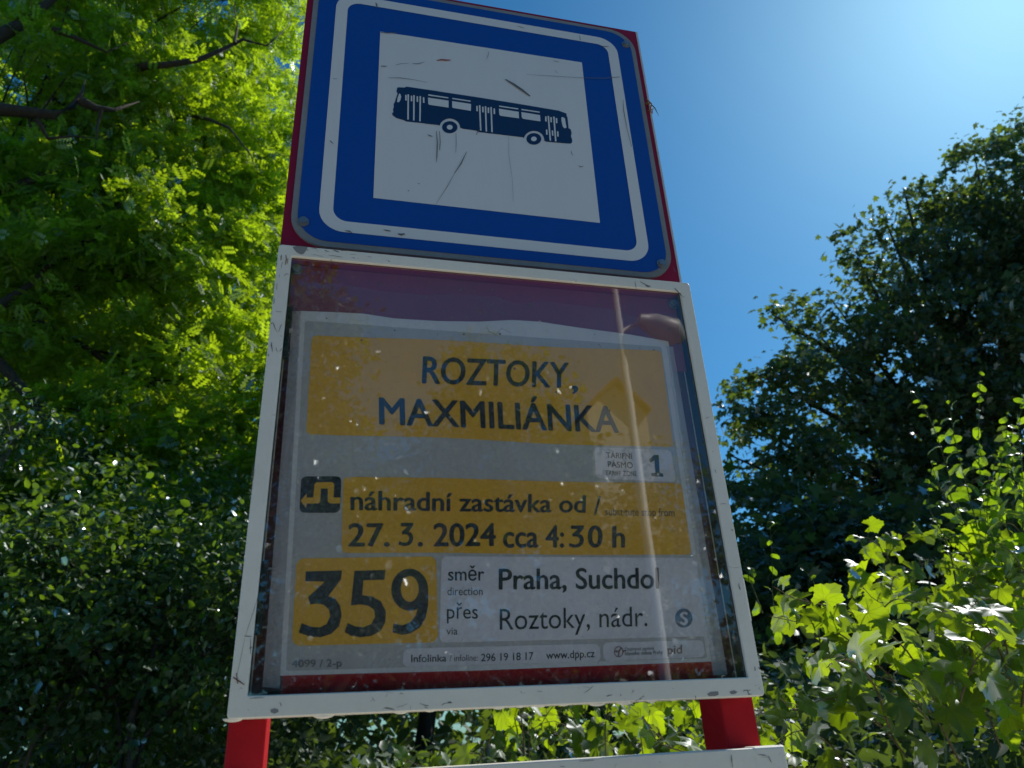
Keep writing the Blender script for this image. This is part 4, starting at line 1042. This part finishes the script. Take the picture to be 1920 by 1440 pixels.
# dogwood with upright shoots above the vine
canes = []
for P in [[(1860, 1180, 1.5), (1850, 1000, 1.4), (1835, 850, 1.35), (1838, 700, 1.3)], [(1840, 1120, 1.5), (1800, 960, 1.4), (1750, 800, 1.3), (1712, 735, 1.3)],
          [(1860, 1100, 1.4), (1820, 940, 1.3), (1790, 820, 1.3), (1778, 738, 1.3)], [(1900, 1150, 1.3), (1920, 950, 1.2), (1910, 800, 1.2), (1925, 740, 1.2)],
          [(1880, 1150, 1.5), (1830, 1010, 1.4), (1770, 930, 1.35), (1745, 865, 1.3)], [(1800, 1150, 1.4), (1780, 1030, 1.3), (1745, 960, 1.3), (1740, 900, 1.3)],
          [(1930, 1200, 1.4), (1880, 1060, 1.3), (1850, 960, 1.3), (1870, 850, 1.3)], [(1960, 1100, 1.3), (1930, 960, 1.3), (1890, 880, 1.3), (1900, 800, 1.3)],
          [(1850, 1000, 1.4), (1870, 900, 1.4), (1885, 830, 1.35), (1890, 770, 1.35)]]:
    canes.append([A3(*p) for p in P])
for i in range(4):
    a = np.array(A3(rr.uniform(1790, 1960), rr.uniform(930, 1150), rr.uniform(1.1, 1.6))); t_ = rr.uniform(-1, .6)
    canes.append([a, a + np.array([.06 * t_, -.02, .1]), a + np.array([.13 * t_, -.05, .2]), a + np.array([.18 * t_, -.08, .3])])
leafy('dogwood_shrub', 'tall shrub with upright shoots and oval bright green leaves at the right edge', 'shrub', (2.3, 1.6, 0), canes, DOG, .056, 8, .047, .003, 'stem_green', 290, .016)
# small seedling shoots poking up by the case
canes = [[A3(*p) for p in P] for P in [[(1470, 1200, 1.9), (1450, 1130, 1.9), (1448, 1050, 1.9), (1442, 965, 1.9)], [(1430, 1150, 1.5), (1415, 1110, 1.5), (1405, 1080, 1.5), (1403, 1050, 1.5)], [(1560, 1180, 1.8), (1530, 1100, 1.8), (1500, 1060, 1.8)]]]
leafy('dogwood_shrub', 'few thin shoots with small leaves just right of the display case', 'shrub', (1.4, 1.9, 0), canes, DOG, .05, 9, .06, .002, 'stem_green', 290, .014)

# ------------------------------------------------------------------ across the road, seen only in the pane
n = 22000
C = np.stack([rng.uniform(-26, 26, n), rng.uniform(-27, -23, n), np.zeros(n)], 1); hh = 5.2 + 1.0 * np.sin(C[:, 0] * .7 + 2) + .6 * np.sin(C[:, 0] * 2.1)
C[:, 2] = hh * rng.random(n) ** .9
wood = cloud_mesh('distant_wood', [cloud(rng, OVA, C, .38, .6, None, .3)], M['leaf_shrub'], None); tag(wood, 'sunlit wood across the road, mirrored low in the pane', 'wood', kind='stuff')

def refl(u, v, dist):
    p = at(u, v, FY + .0045); d = p - CAM; d /= np.linalg.norm(d); d[1] = -d[1]
    return p + d * dist
lamp_p = refl(1205, 950, 10.5)
lx, ly = lamp_p[0], lamp_p[1]
lamp = empty('street_lamp', (lx, ly, 0), 'grey street lamp across the road, mirrored in the right of the pane', 'street lamp')
LM = plain('grey lamp steel', (.8, .8, .78), .5)
MB().tube([(lx, ly, 0), (lx, ly, 1.2), (lx, ly, 8.6)], [.10, .085, .055], 14).build('pole', LM, lamp, smooth=True)
hz = 7.6
MB().tube([(lx, ly, hz), (lx + .3, ly + .1, hz + .15), (lx + .7, ly + .15, hz + .1)], [.04, .035, .03], 8).build('arm', LM, lamp, smooth=True)
hb = MB(); hb.tube([(lx + .3, ly + .15, hz + .18), (lx + .55, ly + .15, hz + .12), (lx + .9, ly + .15, hz - .02), (lx + 1.1, ly + .15, hz - .12)], [.10, .2, .26, .1], 12); hb.build('lamp_head', plain('pale lamp hood', (.7, .7, .68), .4), lamp, smooth=True)
tree('roadside_tree', 'leafy tree across the road mirrored in the middle of the pane', (-1.5, -17, 0), [(tuple(refl(u_, v_, 21)), (r_, r_, r_ * .9)) for u_, v_, r_ in ((950, 750, 1.7), (870, 850, 1.8), (1040, 890, 1.6), (960, 980, 2.4), (760, 960, 1.8), (880, 690, .9))], 420, 30, .34, OVA, .2, M['leaf_shrub'], 61, trunk_r=.2)
tree('roadside_tree', 'tall tree across the road mirrored at the left of the pane', (-5.2, -13, 0), [(tuple(refl(u_, v_, 17)), (r_, r_, r_)) for u_, v_, r_ in ((590, 640, 1.1), (570, 760, 1.3), (610, 900, 1.6), (520, 560, 1.2), (640, 1060, 1.8))], 380, 30, .3, OVA, .18, M['leaf_shrub'], 62, trunk_r=.2)
tree('roadside_tree', 'low tree across the road mirrored behind the street lamp', (6, -18, 0), [(tuple(refl(u_, v_, 22)), (r_, r_, r_)) for u_, v_, r_ in ((1240, 900, 1.1), (1180, 1010, 1.8), (1300, 1000, 1.9), (1100, 1120, 2.2), (800, 1140, 2.2), (1290, 1150, 2.2), (950, 1180, 2.0), (620, 1200, 2))], 420, 30, .4, OVA, .2, M['leaf_shrub'], 63, trunk_r=.2)
hp = refl(1152, 738, 30)
hx, hy = float(hp[0]), float(hp[1])
house = empty('house', (hx, hy, 0), 'gabled house across the road, faintly mirrored in the pane', 'house')
wallm = plain('cream render', (.68, .63, .55), .85)
ht = float(hp[2])
b = MB(); b.prism([(hx - 1.3, 0), (hx + 1.3, 0), (hx + 1.3, ht - .75), (hx, ht + .38), (hx - 1.3, ht - .75)][::1], hy + 0.0, hy - 8.0)
b.build('wall', wallm, house)
rb = MB()
for s in (-1, 1):
    rb.add([(hx, hy + .4, ht + .62), (hx + s * 1.36, hy + .4, ht - .72), (hx + s * 1.36, hy - 8.4, ht - .72), (hx, hy - 8.4, ht + .62),
            (hx, hy + .4, ht + .44), (hx + s * 1.36, hy + .4, ht - .90), (hx + s * 1.36, hy - 8.4, ht - .90), (hx, hy - 8.4, ht + .44)],
           [(0, 1, 2, 3), (7, 6, 5, 4), (0, 4, 5, 1), (1, 5, 6, 2), (2, 6, 7, 3)])
rb.build('roof', plain('brown tiles', (.16, .07, .045), .8), house)
for (wx, wz) in ((0, 1.2), (0, 4.0), (0, 7.0)):
    fr_ = MB().box((hx + wx - .55, hy + .003, wz), (hx + wx + .55, hy + .05, wz + 1.4)).build('window', plain('window frame', (.6, .6, .58), .5), house)
    MB().box((hx + wx - .45, hy + .052, wz + .1), (hx + wx + .45, hy + .06, wz + 1.3)).build('window_pane', plain('dark glass', (.02, .025, .03), .1), fr_)
